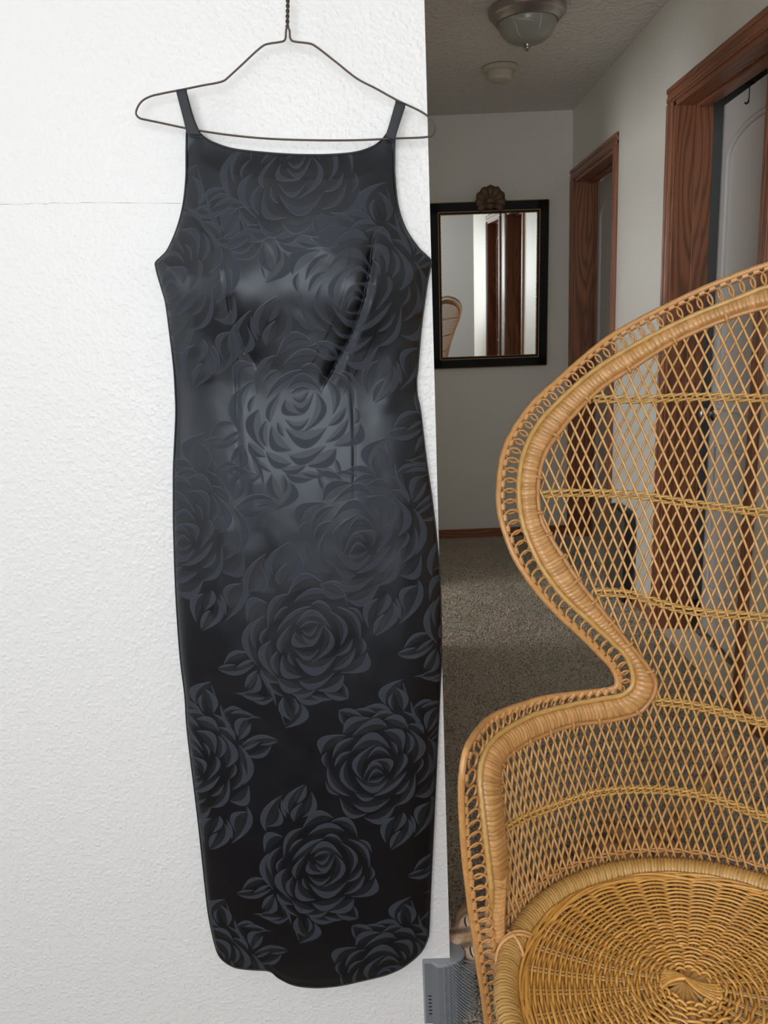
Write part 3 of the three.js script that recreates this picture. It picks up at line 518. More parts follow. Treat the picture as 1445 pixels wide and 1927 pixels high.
// ---------------------------------------------------------------- peacock chair
{
  const PHI = 38 * Math.PI / 180, CC = V(0.41, 0, -0.892);
  const chair = group('peacock_chair', [CC.x, 0, CC.z], -PHI);
  const R = V(Math.cos(PHI), 0, Math.sin(PHI)), F = V(-Math.sin(PHI), 0, Math.cos(PHI));
  const loc = p => { const d = p.clone().sub(CC); return V(d.dot(R), p.y, d.dot(F)); };
  // the shell: at each height an arc of radius rad, rearmost at zb; alpha is the angle from the middle of the back
  const YS = [0, 0.2, 0.42, 0.65, 0.8, 1.0, 1.2, 1.5], RS = [0.30, 0.255, 0.295, 0.33, 0.37, 0.48, 0.60, 0.75], ZB = [-0.30, -0.255, -0.295, -0.33, -0.35, -0.40, -0.46, -0.56];
  const rad = y => interp(YS, RS, y), zbk = y => interp(YS, ZB, y);
  const surf = (al, y, out = 0) => { const r = rad(y); return V((r + out) * Math.sin(al), y, zbk(y) + r - (r + out) * Math.cos(al)); };
  const alphaOf = l => Math.atan2(l.x, zbk(l.y) + rad(l.y) - l.z);
  const dist = l => Math.hypot(l.x, l.z - zbk(l.y) - rad(l.y)) - rad(l.y);
  const hit = (px, py) => { const d = ray(px, py); let best = null, prev = null, near = 9, nearT = 0; for (let t = 0.6; t < 2.2; t += 0.002) { const v = dist(loc(CAM.clone().addScaledVector(d, t))); if (prev !== null && prev * v < 0) best = t - 0.001; if (Math.abs(v) < near) { near = Math.abs(v); nearT = t; } prev = v; }
    return loc(CAM.clone().addScaledVector(d, best ?? nearT)); };
  const OUT = [[1445, 498], [1393, 516], [1329, 541], [1251, 578], [1197, 606], [1144, 637], [1101, 671], [1051, 715], [1001, 761.5], [962, 818], [946, 858], [939, 908], [938, 945], [943, 977.5], [955, 1016], [969.5, 1050], [994, 1089], [1018, 1120], [1054, 1159], [1091, 1193], [1127, 1229], [1150, 1254], [1160, 1274], [1160, 1291], [1144, 1298], [1108, 1302.5], [1065, 1308], [1019, 1315], [991, 1323.7], [952, 1337], [920.5, 1352.6], [891.6, 1384], [875.8, 1415.7], [869, 1457.8], [868, 1510], [870.5, 1563], [875.8, 1628.7], [881, 1671], [886, 1713], [894.6, 1765], [903, 1827.6], [911, 1879.5], [917, 1927]];
  const MID = [[1445, 540.6], [1393, 560], [1286, 603], [1179.5, 658], [1108, 704.5], [1047.6, 758], [1012, 797], [987, 843.5], [976, 890], [974.5, 943], [981.7, 985], [992, 1015.6], [1015.5, 1065.5], [1055, 1119], [1101, 1162], [1144, 1201], [1176, 1233], [1188, 1262], [1188, 1288], [1172, 1304], [1129.6, 1313], [1072.5, 1324], [1001, 1343.5], [970, 1358], [933.6, 1381.5], [912.6, 1405], [902, 1431.5], [898, 1468], [903, 1523.5], [910, 1589], [919, 1668]];
  const INN = [[1445, 578], [1393, 592], [1322, 619], [1261.4, 647.5], [1193.7, 690], [1136.7, 726], [1086.8, 772], [1047.6, 818.6], [1022.7, 857.8], [1012, 900], [1011, 948], [1018.5, 983.5], [1034.5, 1012.6], [1056, 1046], [1090, 1097.6], [1133, 1151], [1179.5, 1208], [1215, 1251], [1232, 1280], [1229.4, 1304], [1204.4, 1336.4], [1158, 1352], [1075, 1363], [1019, 1382.2], [962, 1413], [939, 1440], [935, 1468], [941.5, 1536.7], [946.8, 1602.4], [950.7, 1673]];
  const mid3 = MID.map(p => hit(...p)), inn3 = INN.map(p => hit(...p));
  // the lower lace hangs straight forward of the arm post: a vertical plane through the post
  const anchor = mid3[mid3.length - 2], wdir = V(-Math.sin(0.42), 0, Math.cos(0.42)), wn = V(wdir.z, 0, -wdir.x);
  const out3 = OUT.map((p, i) => {
    if (i < 31) return hit(...p);
    const d = ray(...p), o = loc(CAM), e = V(d.dot(R), d.y, d.dot(F)), lean = l => l.clone().sub(anchor).dot(wn);
    const a = lean(o), b = lean(o.clone().add(e)); const q = o.clone().addScaledVector(e, a / (a - b)); return i < 33 ? q.lerp(hit(...p), i < 32 ? 0.66 : 0.33) : q;
  });
  const apex = (l, dy) => l.unshift(V(0, l[0].y + dy, zbk(l[0].y + dy)));
  apex(out3, 0.021); apex(mid3, 0.019); apex(inn3, 0.018);
  // s runs 0 apex, 1 widest, 2 waist, 3 top of arm post, 4 seat: match the three lines piece by piece
  function paced(pts, anchors) {
    const c = new THREE.CatmullRomCurve3(pts, false, 'centripetal'), n = 1600, q = c.getSpacedPoints(n), at = anchors.map(k => { let b = 0, m = 9; q.forEach((p, i) => { const d = p.distanceTo(pts[k]); if (d < m) { m = d; b = i; } }); return b; });
    return s => { const k = Math.min(at.length - 2, Math.max(0, Math.floor(s))), f = lerp(at[k], at[k + 1], clamp(s - k)), i = Math.min(n - 1, Math.floor(f)); return q[i].clone().lerp(q[i + 1], f - i); };
  }
  const Inn0 = paced(inn3, [0, 11, 19, 27, 30]), Mid = paced(mid3, [0, 10, 18, 27, 31]), Out0 = paced(out3, [0, 13, 23, 33, 38]);
  // turn the pairing square to the band: for each point of the middle rod the nearest of the other line, smoothed
  const squared = (c, k) => {
    const n = 800, raw = [], q = Array.from({ length: n + 1 }, (_, i) => c(i / n * 4)); let last = 0;
    for (let i = 0; i <= n; i++) { const m = Mid(i / n * 4); let b = i, d = 9; for (let j = Math.max(last, i - 60); j <= Math.min(n, i + 60); j++) { const e = q[j].distanceTo(m); if (e < d) { d = e; b = j; } } last = b; raw.push(b / n * 4); }
    const w = 26, sm = raw.map((_, i) => { let a = 0, t = 0; for (let j = Math.max(0, i - w); j <= Math.min(n, i + w); j++) { a += raw[j]; t++; } return a / t; });
    return s => { const f = clamp(s, 0, 4) / 4 * n, i = Math.min(n - 1, Math.floor(f)), e = smooth(0, 0.1, s) * smooth(4, 3.85, s) * k; return c(lerp(s, lerp(sm[i], sm[i + 1], f - i), e)); };
  };
  const Inn = squared(Inn0, 0.85), Out = squared(Out0, 0.7);
  const lenOf = (c, a, b) => { let L = 0, p = c(a); for (let i = 1; i <= 60; i++) { const q = c(lerp(a, b, i / 60)); L += q.distanceTo(p); p = q; } return L; };
  const segL = [0, 1, 2, 3].map(k => lenOf(Mid, k, k + 1));
  const along = step => { const out = []; for (let k = 0; k < 4; k++) { const n = Math.round(segL[k] / step); for (let i = 0; i < n; i++) out.push(k + (i + 0.5) / n); } return out; };
  const flip = p => V(-p.x, p.y, p.z);
  const inward = l => { const z0 = zbk(l.y) + rad(l.y), n = V(-l.x, 0, z0 - l.z).normalize(); return n.addScaledVector(V(0, 1, 0), 0.25 * smooth(0.7, 1.1, l.y)).normalize(); };
  const sides = (name, mat, pts, r, n = 6, label) => { for (const s of [0, 1]) { const m = put(name, tube(s ? pts.map(flip) : pts, r, n), mat, chair); if (label) m.userData.label = label; } };
  const dense = (c, n, a = 0, b = 4, off = 0) => Array.from({ length: n + 1 }, (_, i) => { const p = c(lerp(a, b, i / n)); return off ? p.addScaledVector(inward(p), off) : p; });

  // rods bordering the band, and the outer rim of the lace
  sides('border_rod', CANE.rod, dense(Mid, 300, 0, 4, 0.004), t => 0.0042 + 0.0003 * Math.sin(t * 400), 8);
  const onLacePlane = p => { const d = ray(...p), o = loc(CAM), e = V(d.dot(R), d.y, d.dot(F)), k = l => l.clone().sub(anchor).dot(wn), a = k(o), b = k(o.clone().add(e)); return o.addScaledVector(e, a / (a - b)); };
  { const q = Mid(4).addScaledVector(inward(Mid(4)), 0.004), e = onLacePlane([930, 1798]); sides('border_rod', CANE.rod, spline([q, onLacePlane([924.7, 1736]), e, V(e.x + 0.028, 0.2, e.z - 0.02), V(e.x - 0.005, 0.01, e.z)], 60), 0.0042, 8); }
  sides('inner_rod', CANE.inner, dense(Inn, 300, 0, 4, 0.003), t => 0.0040 + 0.0004 * Math.sin(t * 500), 8);
  // lower rim of the lace below the seat, down to the floor
  const tail = out3.slice(38), lastT = tail[tail.length - 1]; tail.push(V(lastT.x + 0.012, lastT.y * 0.66, lastT.z - 0.008), V(lastT.x + 0.008, lastT.y * 0.33, lastT.z - 0.004), V(lastT.x - 0.01, 0.012, lastT.z + 0.01));
  const tailPts = spline(tail, 160), Tail = t => { const f = clamp(t) * 160, i = Math.min(159, Math.floor(f)); return tailPts[i].clone().lerp(tailPts[i + 1], f - i); };
  const off4 = Mid(4).sub(Out(4));
  const rimPts = [...dense(Out, 420, 0, 4), ...tailPts.slice(1)];
  sides('lace_rim', CANE.edge, rimPts, (t, l) => 0.0046 + 0.0006 * Math.abs(Math.sin(l * 330)), 8);

  // lace: a chain of overlapping cane rings and the little knots that tie them to the rim
  const ringGeo = (c, t, n, r) => { const b = n.clone().cross(t).normalize(), pts = []; for (let i = 0; i < 18; i++) { const a = i / 18 * Math.PI * 2; pts.push(c.clone().addScaledVector(t, Math.cos(a) * r[0]).addScaledVector(b, Math.sin(a) * r[1]).addScaledVector(n, 0.0020 * Math.cos(a))); } return tube(pts, 0.0019, 5, true); };
  const knots = { left: [], right: [] };
  const laceAt = (m, o, t, k) => {
    const w = m.distanceTo(o), c = m.clone().lerp(o, 0.43), n = inward(c), across = o.clone().sub(m).normalize(); n.addScaledVector(across, -n.dot(across)).normalize(); const tt = across.clone().cross(n).normalize();
    for (const s of [0, 1]) {
      const f = s ? flip : (p => p), fv = v => s ? V(-v.x, v.y, v.z) : v;
      put('lace_ring', ringGeo(f(c), fv(tt), fv(n), [0.0115, clamp(w * 0.40, 0.008, 0.0150)]), CANE.ring, chair);
      const ko = o.clone().lerp(m, 0.17).addScaledVector(n, 0.0012), g = tube([f(ko.clone().addScaledVector(tt, -0.0045)), f(ko.clone().addScaledVector(tt, -0.0015)), f(ko.clone().addScaledVector(tt, 0.0015)), f(ko.clone().addScaledVector(tt, 0.0045))], q => 0.0050 + 0.0012 * Math.sin(q * 9.4) ** 2, 6);
      s ? knots.right.push(g) : put('lace_knot', g, CANE.edge, chair);
    }
  };
  along(0.0165).forEach((s, k) => laceAt(Mid(s), Out(s), 0, k));
  for (let i = 0; i < 27; i++) { const t = (i + 0.5) / 27, o = Tail(t); laceAt(o.clone().add(off4), o, 0, i); }
  { const m = put('lace_knot', mergeGeometries(knots.right), CANE.edge, chair); m.userData.kind = 'stuff'; }

  // the wide band wrapped in flat cane: every turn a strip of its own
  const strip = (sa, sb, mirror) => {
    const nx = 8, ny = 2, pos = [], uv = [], idx = [], thick = lerp(0.011, 0.0135, smooth(2.6, 3.2, sa));
    const at = (s, t, back) => { const a = Inn(s), b = Mid(s), p = a.clone().lerp(b, t * 0.88 + 0.06), n = inward(p), h = Math.pow(Math.max(0, 1 - Math.pow(Math.abs(2 * t - 1), 2.6)), 0.5); return p.addScaledVector(n, back ? -thick * 0.7 * h : thick * h + 0.001); };
    const twist = jit(0.05) * (sb - sa);
    for (let j = 0; j <= ny; j++) for (let i = 0; i <= 2 * nx; i++) {
      const back = i > nx, t = back ? 1 - (i - nx) / nx : i / nx, s = lerp(sa, sb, j / ny) + twist * (2 * t - 1) * 1.5, q = at(clamp(s, 0, 3.999), t, back), puff = j === 1 ? 0.0011 : -0.0004; q.addScaledVector(inward(q), back ? -puff : puff);
      if (mirror) q.x *= -1; pos.push(q.x, q.y, q.z); uv.push(i / nx * 0.05, j * 0.004 + sa * 3.7);
      if (i && j) { const k = j * (2 * nx + 1) + i; mirror ? idx.push(k - 2 * nx - 2, k, k - 2 * nx - 1, k - 2 * nx - 2, k - 1, k) : idx.push(k - 2 * nx - 2, k - 2 * nx - 1, k, k - 2 * nx - 2, k, k - 1); }
    }
    const g = new THREE.BufferGeometry(); g.setAttribute('position', new THREE.Float32BufferAttribute(pos, 3)); g.setAttribute('uv', new THREE.Float32BufferAttribute(uv, 2)); g.setIndex(idx); g.computeVertexNormals(); return g;
  };
  const rightWraps = [], turns = []; let count = 0;
  for (let k = 0; k < 4; k++) { let s = 0; while (s < segL[k]) { const w = 0.0072 + jit(0.0016); turns.push([k + s / segL[k], k + Math.min(1, (s + w - 0.0003) / segL[k])]); s += w; } }
  for (const [a, b] of turns) {
    const hidden = a < 0.08;                                  // beyond the right edge of the photograph
    const g = strip(a, b, false), mat = CANE.band[Math.floor(rnd() * 5)];
    if (hidden) rightWraps.push(g); else { put('cane_wrap', g, mat, chair); count++; }
    rightWraps.push(strip(a, b, true));
  }
  console.log('turns', turns.length, count);
  { const m = put('cane_wrap', mergeGeometries(rightWraps), CANE.band[0], chair); m.userData.kind = 'stuff'; }
  { // padded core under the wrapping
    const coreAt = (s, v) => { const back = v > 0.5, t = back ? 2 - 2 * v : 2 * v, a = Inn(s), b = Mid(s), th = lerp(0.011, 0.0135, smooth(2.6, 3.2, s)) - 0.0012, p = a.lerp(b, t * 0.86 + 0.07), h = Math.pow(Math.max(0, 1 - Math.pow(Math.abs(2 * t - 1), 2.6)), 0.5); return p.addScaledVector(inward(p), back ? -th * 0.7 * h : th * h); };
    for (const m of [1, -1]) put('band_core', grid(400, 16, (u, v) => { const p = coreAt(u * 3.999, v); p.x *= m; return { p, uv: [u, v * 0.1] }; }), CANE.band[0], chair);
  }
  // ties between the inner rod and the band
  for (let i = 1; i < 30; i++) { const s = i / 30 * 4, p = Inn(s), m = Mid(s), n = inward(p), d = m.clone().sub(p).normalize(), t = d.clone().cross(n); const pts = []; for (let k = 0; k <= 10; k++) { const a = -0.4 + k / 10 * Math.PI * 1.1; pts.push(p.clone().addScaledVector(n, 0.003 + 0.0058 * Math.sin(a)).addScaledVector(d, 0.003 - 0.0085 * Math.cos(a))); } sides('rod_tie', CANE.band[1], pts, 0.0028, 6); }

  // lattice of the back: two slanting families, one laid before the other, clipped by the inner rod
  const wid = y => 0.45 * Math.exp(0.4 * (y - 0.42)), uOf = l => alphaOf(l) * rad(l.y) / wid(l.y);
  const poly = []; for (let i = 0; i <= 200; i++) { const p = Inn(i / 200 * 4); poly.push([uOf(p), p.y]); } poly.push([uOf(Inn(4)), 0.40]);
  const ring = [...poly, ...poly.slice().reverse().map(([u, y]) => [-u, y])];
  const inside = (u, y) => { let c = false; for (let i = 0, j = ring.length - 1; i < ring.length; j = i++) { const [a, b] = ring[i], [d, e] = ring[j]; if ((b > y) !== (e > y) && u < (d - a) * (y - b) / (e - b) + a) c = !c; } return c; };
  const DU = 0.0305, KS = 0.80; let strands = 0;
  for (const fam of [1, -1]) for (let u0 = -2.2; u0 <= 2.2; u0 += DU) {
    let run = [];
    const shift = jit(0.003), flush = () => { if (run.length > 4) { const pts = run.map(([u, y]) => { const al = u * wid(y) / rad(y), p = surf(al, y); return p.addScaledVector(inward(p), fam > 0 ? 0.0022 : -0.0018); }); const mats = fam > 0 ? CANE.strand : CANE.strandBack; put('back_strand', tube(pts, 0.0020, 5), mats[Math.floor(rnd() * mats.length)], chair); strands++; } run = []; };
    for (let y = 0.408; y < 1.34; y += 0.014) { const u = u0 + shift - fam * KS * (y - 0.42); if (inside(u, y)) { if (!run.length) run.push([u + fam * KS * 0.012, y - 0.012]); run.push([u, y]); } else { if (run.length) run.push([u, y]); flush(); } }
    flush();
  }
  console.log('strands', strands);
  // woven braids across the lattice: two pairs of weavers each
  const braid = (px, n, kinds = 2) => {
    const l = px.map(p => { const q = hit(...p); return [uOf(q), q.y]; }), end = l[l.length - 1]; const full = [...l]; if (Math.abs(end[0]) > 0.01) { full.push([0, end[1] - 0.001]); } for (let i = l.length - 1; i >= 0; i--) full.push([-l[i][0], l[i][1]]);
    const base = new THREE.SplineCurve(full.map(q => new THREE.Vector2(...q))).getSpacedPoints(n);
    for (let row = 0; row < kinds; row++) for (const ph of [0, Math.PI]) {
      const pts = base.map((q, i) => { const a = q.x / DU * Math.PI + ph + row * 1.4, y = q.y + (kinds > 1 ? (row - 0.5) * -0.0078 : 0) + 0.0014 * Math.sin(a), al = q.x * wid(y) / rad(y), p = surf(al, y); return p.addScaledVector(inward(p), 0.0034 * Math.cos(a) + 0.0006); });
      put('braid_weaver', tube(pts, 0.0022, 5), CANE.braid[row % 2], chair);
    }
  };
  braid([[1115, 750], [1200, 752], [1300, 747], [1445, 750]], 320);
  braid([[1020, 930], [1080, 927], [1200, 932], [1300, 948], [1445, 966]], 360);
  braid([[1120, 1114], [1185, 1118], [1300, 1150], [1445, 1163]], 300);
  braid([[1233, 1320], [1300, 1327], [1400, 1350], [1445, 1362]], 220);
  braid([[948, 1560], [1040, 1516], [1120, 1491], [1200, 1485], [1300, 1492], [1380, 1515], [1445, 1540]], 420);

  // seat rim: a ring wrapped in cane
  const RC = 0.277, RT = 0.0165, YC = 0.4035, turnsR = 320, rimRest = [];
  const core = new THREE.TorusGeometry(RC, RT - 0.0012, 8, 120); core.rotateX(Math.PI / 2); core.translate(0, YC, 0); put('rim_core', core, CANE.rim[0], chair);
  for (let k = 0; k < turnsR; k++) {
    const a0 = k / turnsR * Math.PI * 2, a1 = (k + 0.94) / turnsR * Math.PI * 2, tw = 0.010 + jit(0.004);
    const g = grid(2, 12, (u, v) => { const b = v * Math.PI * 2, a = lerp(a0, a1, u) + tw * Math.cos(b), r = RT + (u === 0.5 ? 0.0010 : -0.0003); return { p: V(Math.sin(a) * (RC + r * Math.cos(b)), YC + r * Math.sin(b), -Math.cos(a) * (RC + r * Math.cos(b))), uv: [v * 0.1, u * 0.004 + k * 0.37] }; });
    const w = CC.clone().addScaledVector(R, Math.sin(a0) * RC).addScaledVector(F, -Math.cos(a0) * RC), c = w.setY(YC).sub(CAM).applyQuaternion(CQ.clone().invert()), sx = c.x / -c.z * FOCAL + W / 2, sy = H / 2 - c.y / -c.z * FOCAL;
    if (sx > 1480 || sy > 1960) rimRest.push(g); else put('rim_wrap', g, CANE.rim[Math.floor(rnd() * 3)], chair);
  }
  { const m = put('rim_wrap', mergeGeometries(rimRest), CANE.rim[0], chair); m.userData.kind = 'stuff'; }
  // twisted cord where the lattice meets the rim
  for (const ph of [0, Math.PI]) { const pts = []; for (let i = 0; i <= 260; i++) { const al = lerp(-1.75, 1.75, i / 260), a = i * 0.42 + ph, p = surf(al, 0.424 + 0.0022 * Math.sin(a), 0.001 + 0.0022 * Math.cos(a)); pts.push(p); } put('rim_cord', tube(pts, 0.0021, 5), CANE.inner, chair); }

  // seat: spokes from an off-centre hub and weavers running over and under them
  const HUB = V(-0.053, 0.392, -0.026), NS = 36, RI = 0.262;
  const seatAt = (a, q) => { const e = V(Math.sin(a) * RI, 0.404, -Math.cos(a) * RI), p = HUB.clone().lerp(e, q); p.y = lerp(HUB.y, 0.404, q * q) - 0.004 * Math.sin(q * Math.PI); return p; };
  for (let k = 0; k < NS; k++) {
    const a = k / NS * Math.PI * 2, q0 = k % 2 ? 0.30 : 0.015;
    for (const d of [-1, 1]) { const pts = []; for (let i = 0; i <= 20; i++) { const q = lerp(q0, 1.01, i / 20), p = seatAt(a + d * lerp(0.03, 0.012, q) * (k % 2 ? 1 : 1), q); p.y -= 0.0005; pts.push(p); } put('seat_spoke', tube(pts, 0.0021, 5), CANE.spoke, chair); }
  }
  const NW = 52;
  for (let k = 0; k < NW; k++) {
    const q = lerp(0.115, 0.985, k / (NW - 1)), n = q < 0.32 ? NS / 2 : NS, seg = n * 6, pts = [], open = q > 0.80 && q < 0.9 ? 1.15 : 1;
    for (let i = 0; i < seg; i++) { const a = i / seg * Math.PI * 2, p = seatAt(a, q + 0.006 * noise.noise(Math.sin(a) * 3, Math.cos(a) * 3, k * 0.35) / Math.max(q, 0.4) * open), s = Math.cos(a * n / 2 + k * Math.PI); p.y += 0.0036 * s * (1 - 0.25 * s * s) + 0.0006; pts.push(p); }
    put('seat_weaver', tube(pts, 0.0021 + jit(0.0002), 5, true), CANE.seat[Math.floor(rnd() * 4)], chair);
  }
  for (let k = 0; k < 5; k++) { const pts = []; for (let i = 0; i < 200; i++) { const a = i / 200 * Math.PI * 2, s = a * 11 + k * 1.3; pts.push(seatAt(a, 0.965 + 0.02 * Math.sin(s * 0.5 + k)).add(V(0, 0.004 + 0.0022 * Math.sin(s), 0))); } put('seat_border', tube(pts, 0.0025, 5, true), CANE.seat[k % 4], chair); }
  // crossed hub: bundles of spokes bent over one another
  for (let k = 0; k < 12; k++) { const a = k < 6 ? 0.9 + k * 0.16 : 0.9 + Math.PI + (k - 6) * 0.16, pts = []; for (let i = 0; i <= 8; i++) { const t = i / 8, p = seatAt(a + 0.5 * (1 - t), t * 0.15); p.y += 0.006 - 0.004 * t; pts.push(p); } put('hub_cane', tube(pts, 0.0026, 5), CANE.seat[k % 4], chair); }
  for (let k = 0; k < 14; k++) { const a = k < 7 ? 2.5 + k * 0.2 : 5.6 + (k - 7) * 0.2, pts = [seatAt(a, 0.0), seatAt(a, 0.08), seatAt(a, 0.15)].map(p => p.add(V(0, -0.002, 0))); put('hub_cane', tube(pts, 0.0026, 5), CANE.spoke, chair); }
  { // slats added under the seat to keep it dark between the canes
    for (let k = -3; k <= 3; k++) { const x = k * 0.07, h = Math.sqrt(RI * RI - x * x); put('shade_slat', tube([V(x, 0.375, -h), V(x, 0.375, h)], 0.008, 6), CANE.spoke, chair); } }
  // front edge posts, joint bindings and the woven base
  for (const s of [-1, 1]) {
    const p = Inn(4).lerp(Mid(4), 0.5), q = V(p.x * -s, p.y, p.z); const pts = spline([V(q.x, q.y + 0.02, q.z), V(q.x, 0.40, q.z + 0.004), V(q.x * 0.86, 0.2, q.z), V(q.x * 1.02, 0.0135, q.z)], 420);
    const pg = tube(pts, (t, l) => 0.0142 + 0.0011 * Math.sqrt(Math.abs(Math.sin(l * 430))), 12); pg.computeVertexNormals(); put('arm_post', pg, CANE.band[2], chair);
  }
  const jp = Inn(4).lerp(Mid(4), 0.5), ja = Math.atan2(jp.x, -jp.z), onRim = (a, b) => { const r = RT + 0.0022; return V(Math.sin(a) * (RC + r * Math.cos(b)), YC + r * Math.sin(b), -Math.cos(a) * (RC + r * Math.cos(b))); };
  for (const [da, k] of [[-0.02, 0.055], [0.0, -0.055], [-0.05, 0.06]]) { const pts = []; for (let i = 0; i <= 20; i++) { const b = lerp(-0.4, 3.3, i / 20); pts.push(onRim(ja + da + k * (b - 1.1), b)); } sides('joint_binding', CANE.band[2], pts, 0.0026, 6); }
  const low = []; for (const fam of [1, -1]) for (let k = 0; k < 64; k++) { const a0 = k / 64 * Math.PI * 2, pts = []; for (let i = 0; i <= 12; i++) { const y = lerp(0.015, 0.395, i / 12); pts.push(surf(a0 + fam * 1.0 * i / 12, y, fam * 0.0016 - 0.006)); } low.push(tube(pts, 0.0018, 4)); }
  { const m = put('base_lattice', mergeGeometries(low), CANE.ring, chair); m.userData.kind = 'stuff'; }
  const foot = new THREE.TorusGeometry(0.298, 0.014, 10, 96); foot.rotateX(Math.PI / 2); foot.translate(0, 0.014, 0); put('base_ring', foot, CANE.rim[1], chair);
  const split = { back_panel: ['back_strand', 'braid_weaver'], lace_border: ['lace_ring', 'lace_knot', 'lace_rim'], wrapped_frame: ['cane_wrap', 'band_core', 'border_rod', 'inner_rod', 'rod_tie', 'arm_post', 'joint_binding'], seat: ['seat_weaver', 'seat_spoke', 'seat_border', 'hub_cane', 'shade_slat', 'rim_wrap', 'rim_core', 'rim_cord'], base: ['base_lattice', 'base_ring'] };
  const words = { back_panel: 'open diamond lattice of thin canes with woven braids', lace_border: 'border of linked cane rings', wrapped_frame: 'thick frame wrapped in flat cane', seat: 'round seat woven about an off-centre hub', base: 'lattice base under the seat' };
  for (const k in split) { const g = new THREE.Group(); g.name = k; g.userData.label = words[k]; for (const m of chair.children.filter(c => split[k].includes(c.name))) g.add(m); chair.add(g); }
  tag(chair, 'honey coloured woven rattan peacock chair with lattice back', 'chair');
}
console.log('chair done');

// ---------------------------------------------------------------- corner groomer for the cat, on the end of the dress wall
{
  const g = group('corner_groomer', [XE, 0, ZW]);
  // profile in plan: flange on the dress wall, arch round the corner, flange on the hall side
  const y0 = 0.073, y1 = 0.203, plan = [];
  const add = (x, z) => plan.push([x, z]);
  add(-0.046, 0.001); add(-0.046, 0.0045); add(-0.034, 0.0052);
  for (let i = 0; i <= 16; i++) { const a = Math.PI / 2 * i / 16; add(-0.022 + 0.048 * Math.sin(a), -0.014 + 0.030 * Math.cos(a) * 1.0); }
  add(0.020, -0.030); add(0.0052, -0.042); add(0.0045, -0.052); add(0.001, -0.052); add(0.001, -0.020); add(0.0012, 0.0012); 
  const sh = new THREE.Shape(plan.map(p => new THREE.Vector2(p[0], -p[1])));
  const body = new THREE.ExtrudeGeometry(sh, { depth: y1 - y0 - 0.006, bevelEnabled: true, bevelSize: 0.0012, bevelThickness: 0.003, bevelSegments: 2 }); body.rotateX(-Math.PI / 2); body.translate(0, y0 + 0.003, 0);
  const shell = put('curved_shell', body, M.greyRubber, g);
  const top = new THREE.ExtrudeGeometry(sh, { depth: 0.004, bevelEnabled: true, bevelSize: 0.0016, bevelThickness: 0.001, bevelSegments: 1 }); top.rotateX(-Math.PI / 2); top.translate(0, y1 - 0.004, 0); put('top_rim', top, M.greyPlate, g).userData.label = 'light grey rim';
  put('edge_rim', rbox(-0.0485, -0.0445, y0, y1, 0.0008, 0.0062, 0.0015), M.greyPlate, g);
  const br = new THREE.CylinderGeometry(0.0005, 0.0010, 0.021, 5); br.translate(0, 0.0105, 0);
  const up = V(0, 1, 0);
  for (let c = 0; c < 9; c++) { const a = lerp(0.18, 1.5, c / 8), bx = -0.022 + 0.048 * Math.sin(a), bz = -0.014 + 0.030 * Math.cos(a), n = V(0.030 * Math.sin(a), 0, 0.048 * Math.cos(a)).normalize();
    for (let r = 0; r < (c > 3 ? 16 : 18); r++) { const m = put('bristle', br, M.bristle, shell); m.position.set(bx - n.x * 0.001, y0 + 0.010 + r * 0.0069 + (c % 2) * 0.0034, bz - n.z * 0.001); m.quaternion.setFromUnitVectors(up, n.clone().add(V(0.15, -0.02, 0)).normalize()); m.scale.y = c < 2 ? 0.5 : c < 4 ? 0.75 : 1; } }
  for (let r = 0; r < 6; r++) put('vent_slot', rbox(-0.040, -0.032, y0 + 0.02 + r * 0.0075, y0 + 0.023 + r * 0.0075, 0.0030, 0.0066, 0.0005), M.black, shell);
  tag(g, 'grey plastic bristled cat groomer wrapped round the white wall corner', 'cat groomer');
}

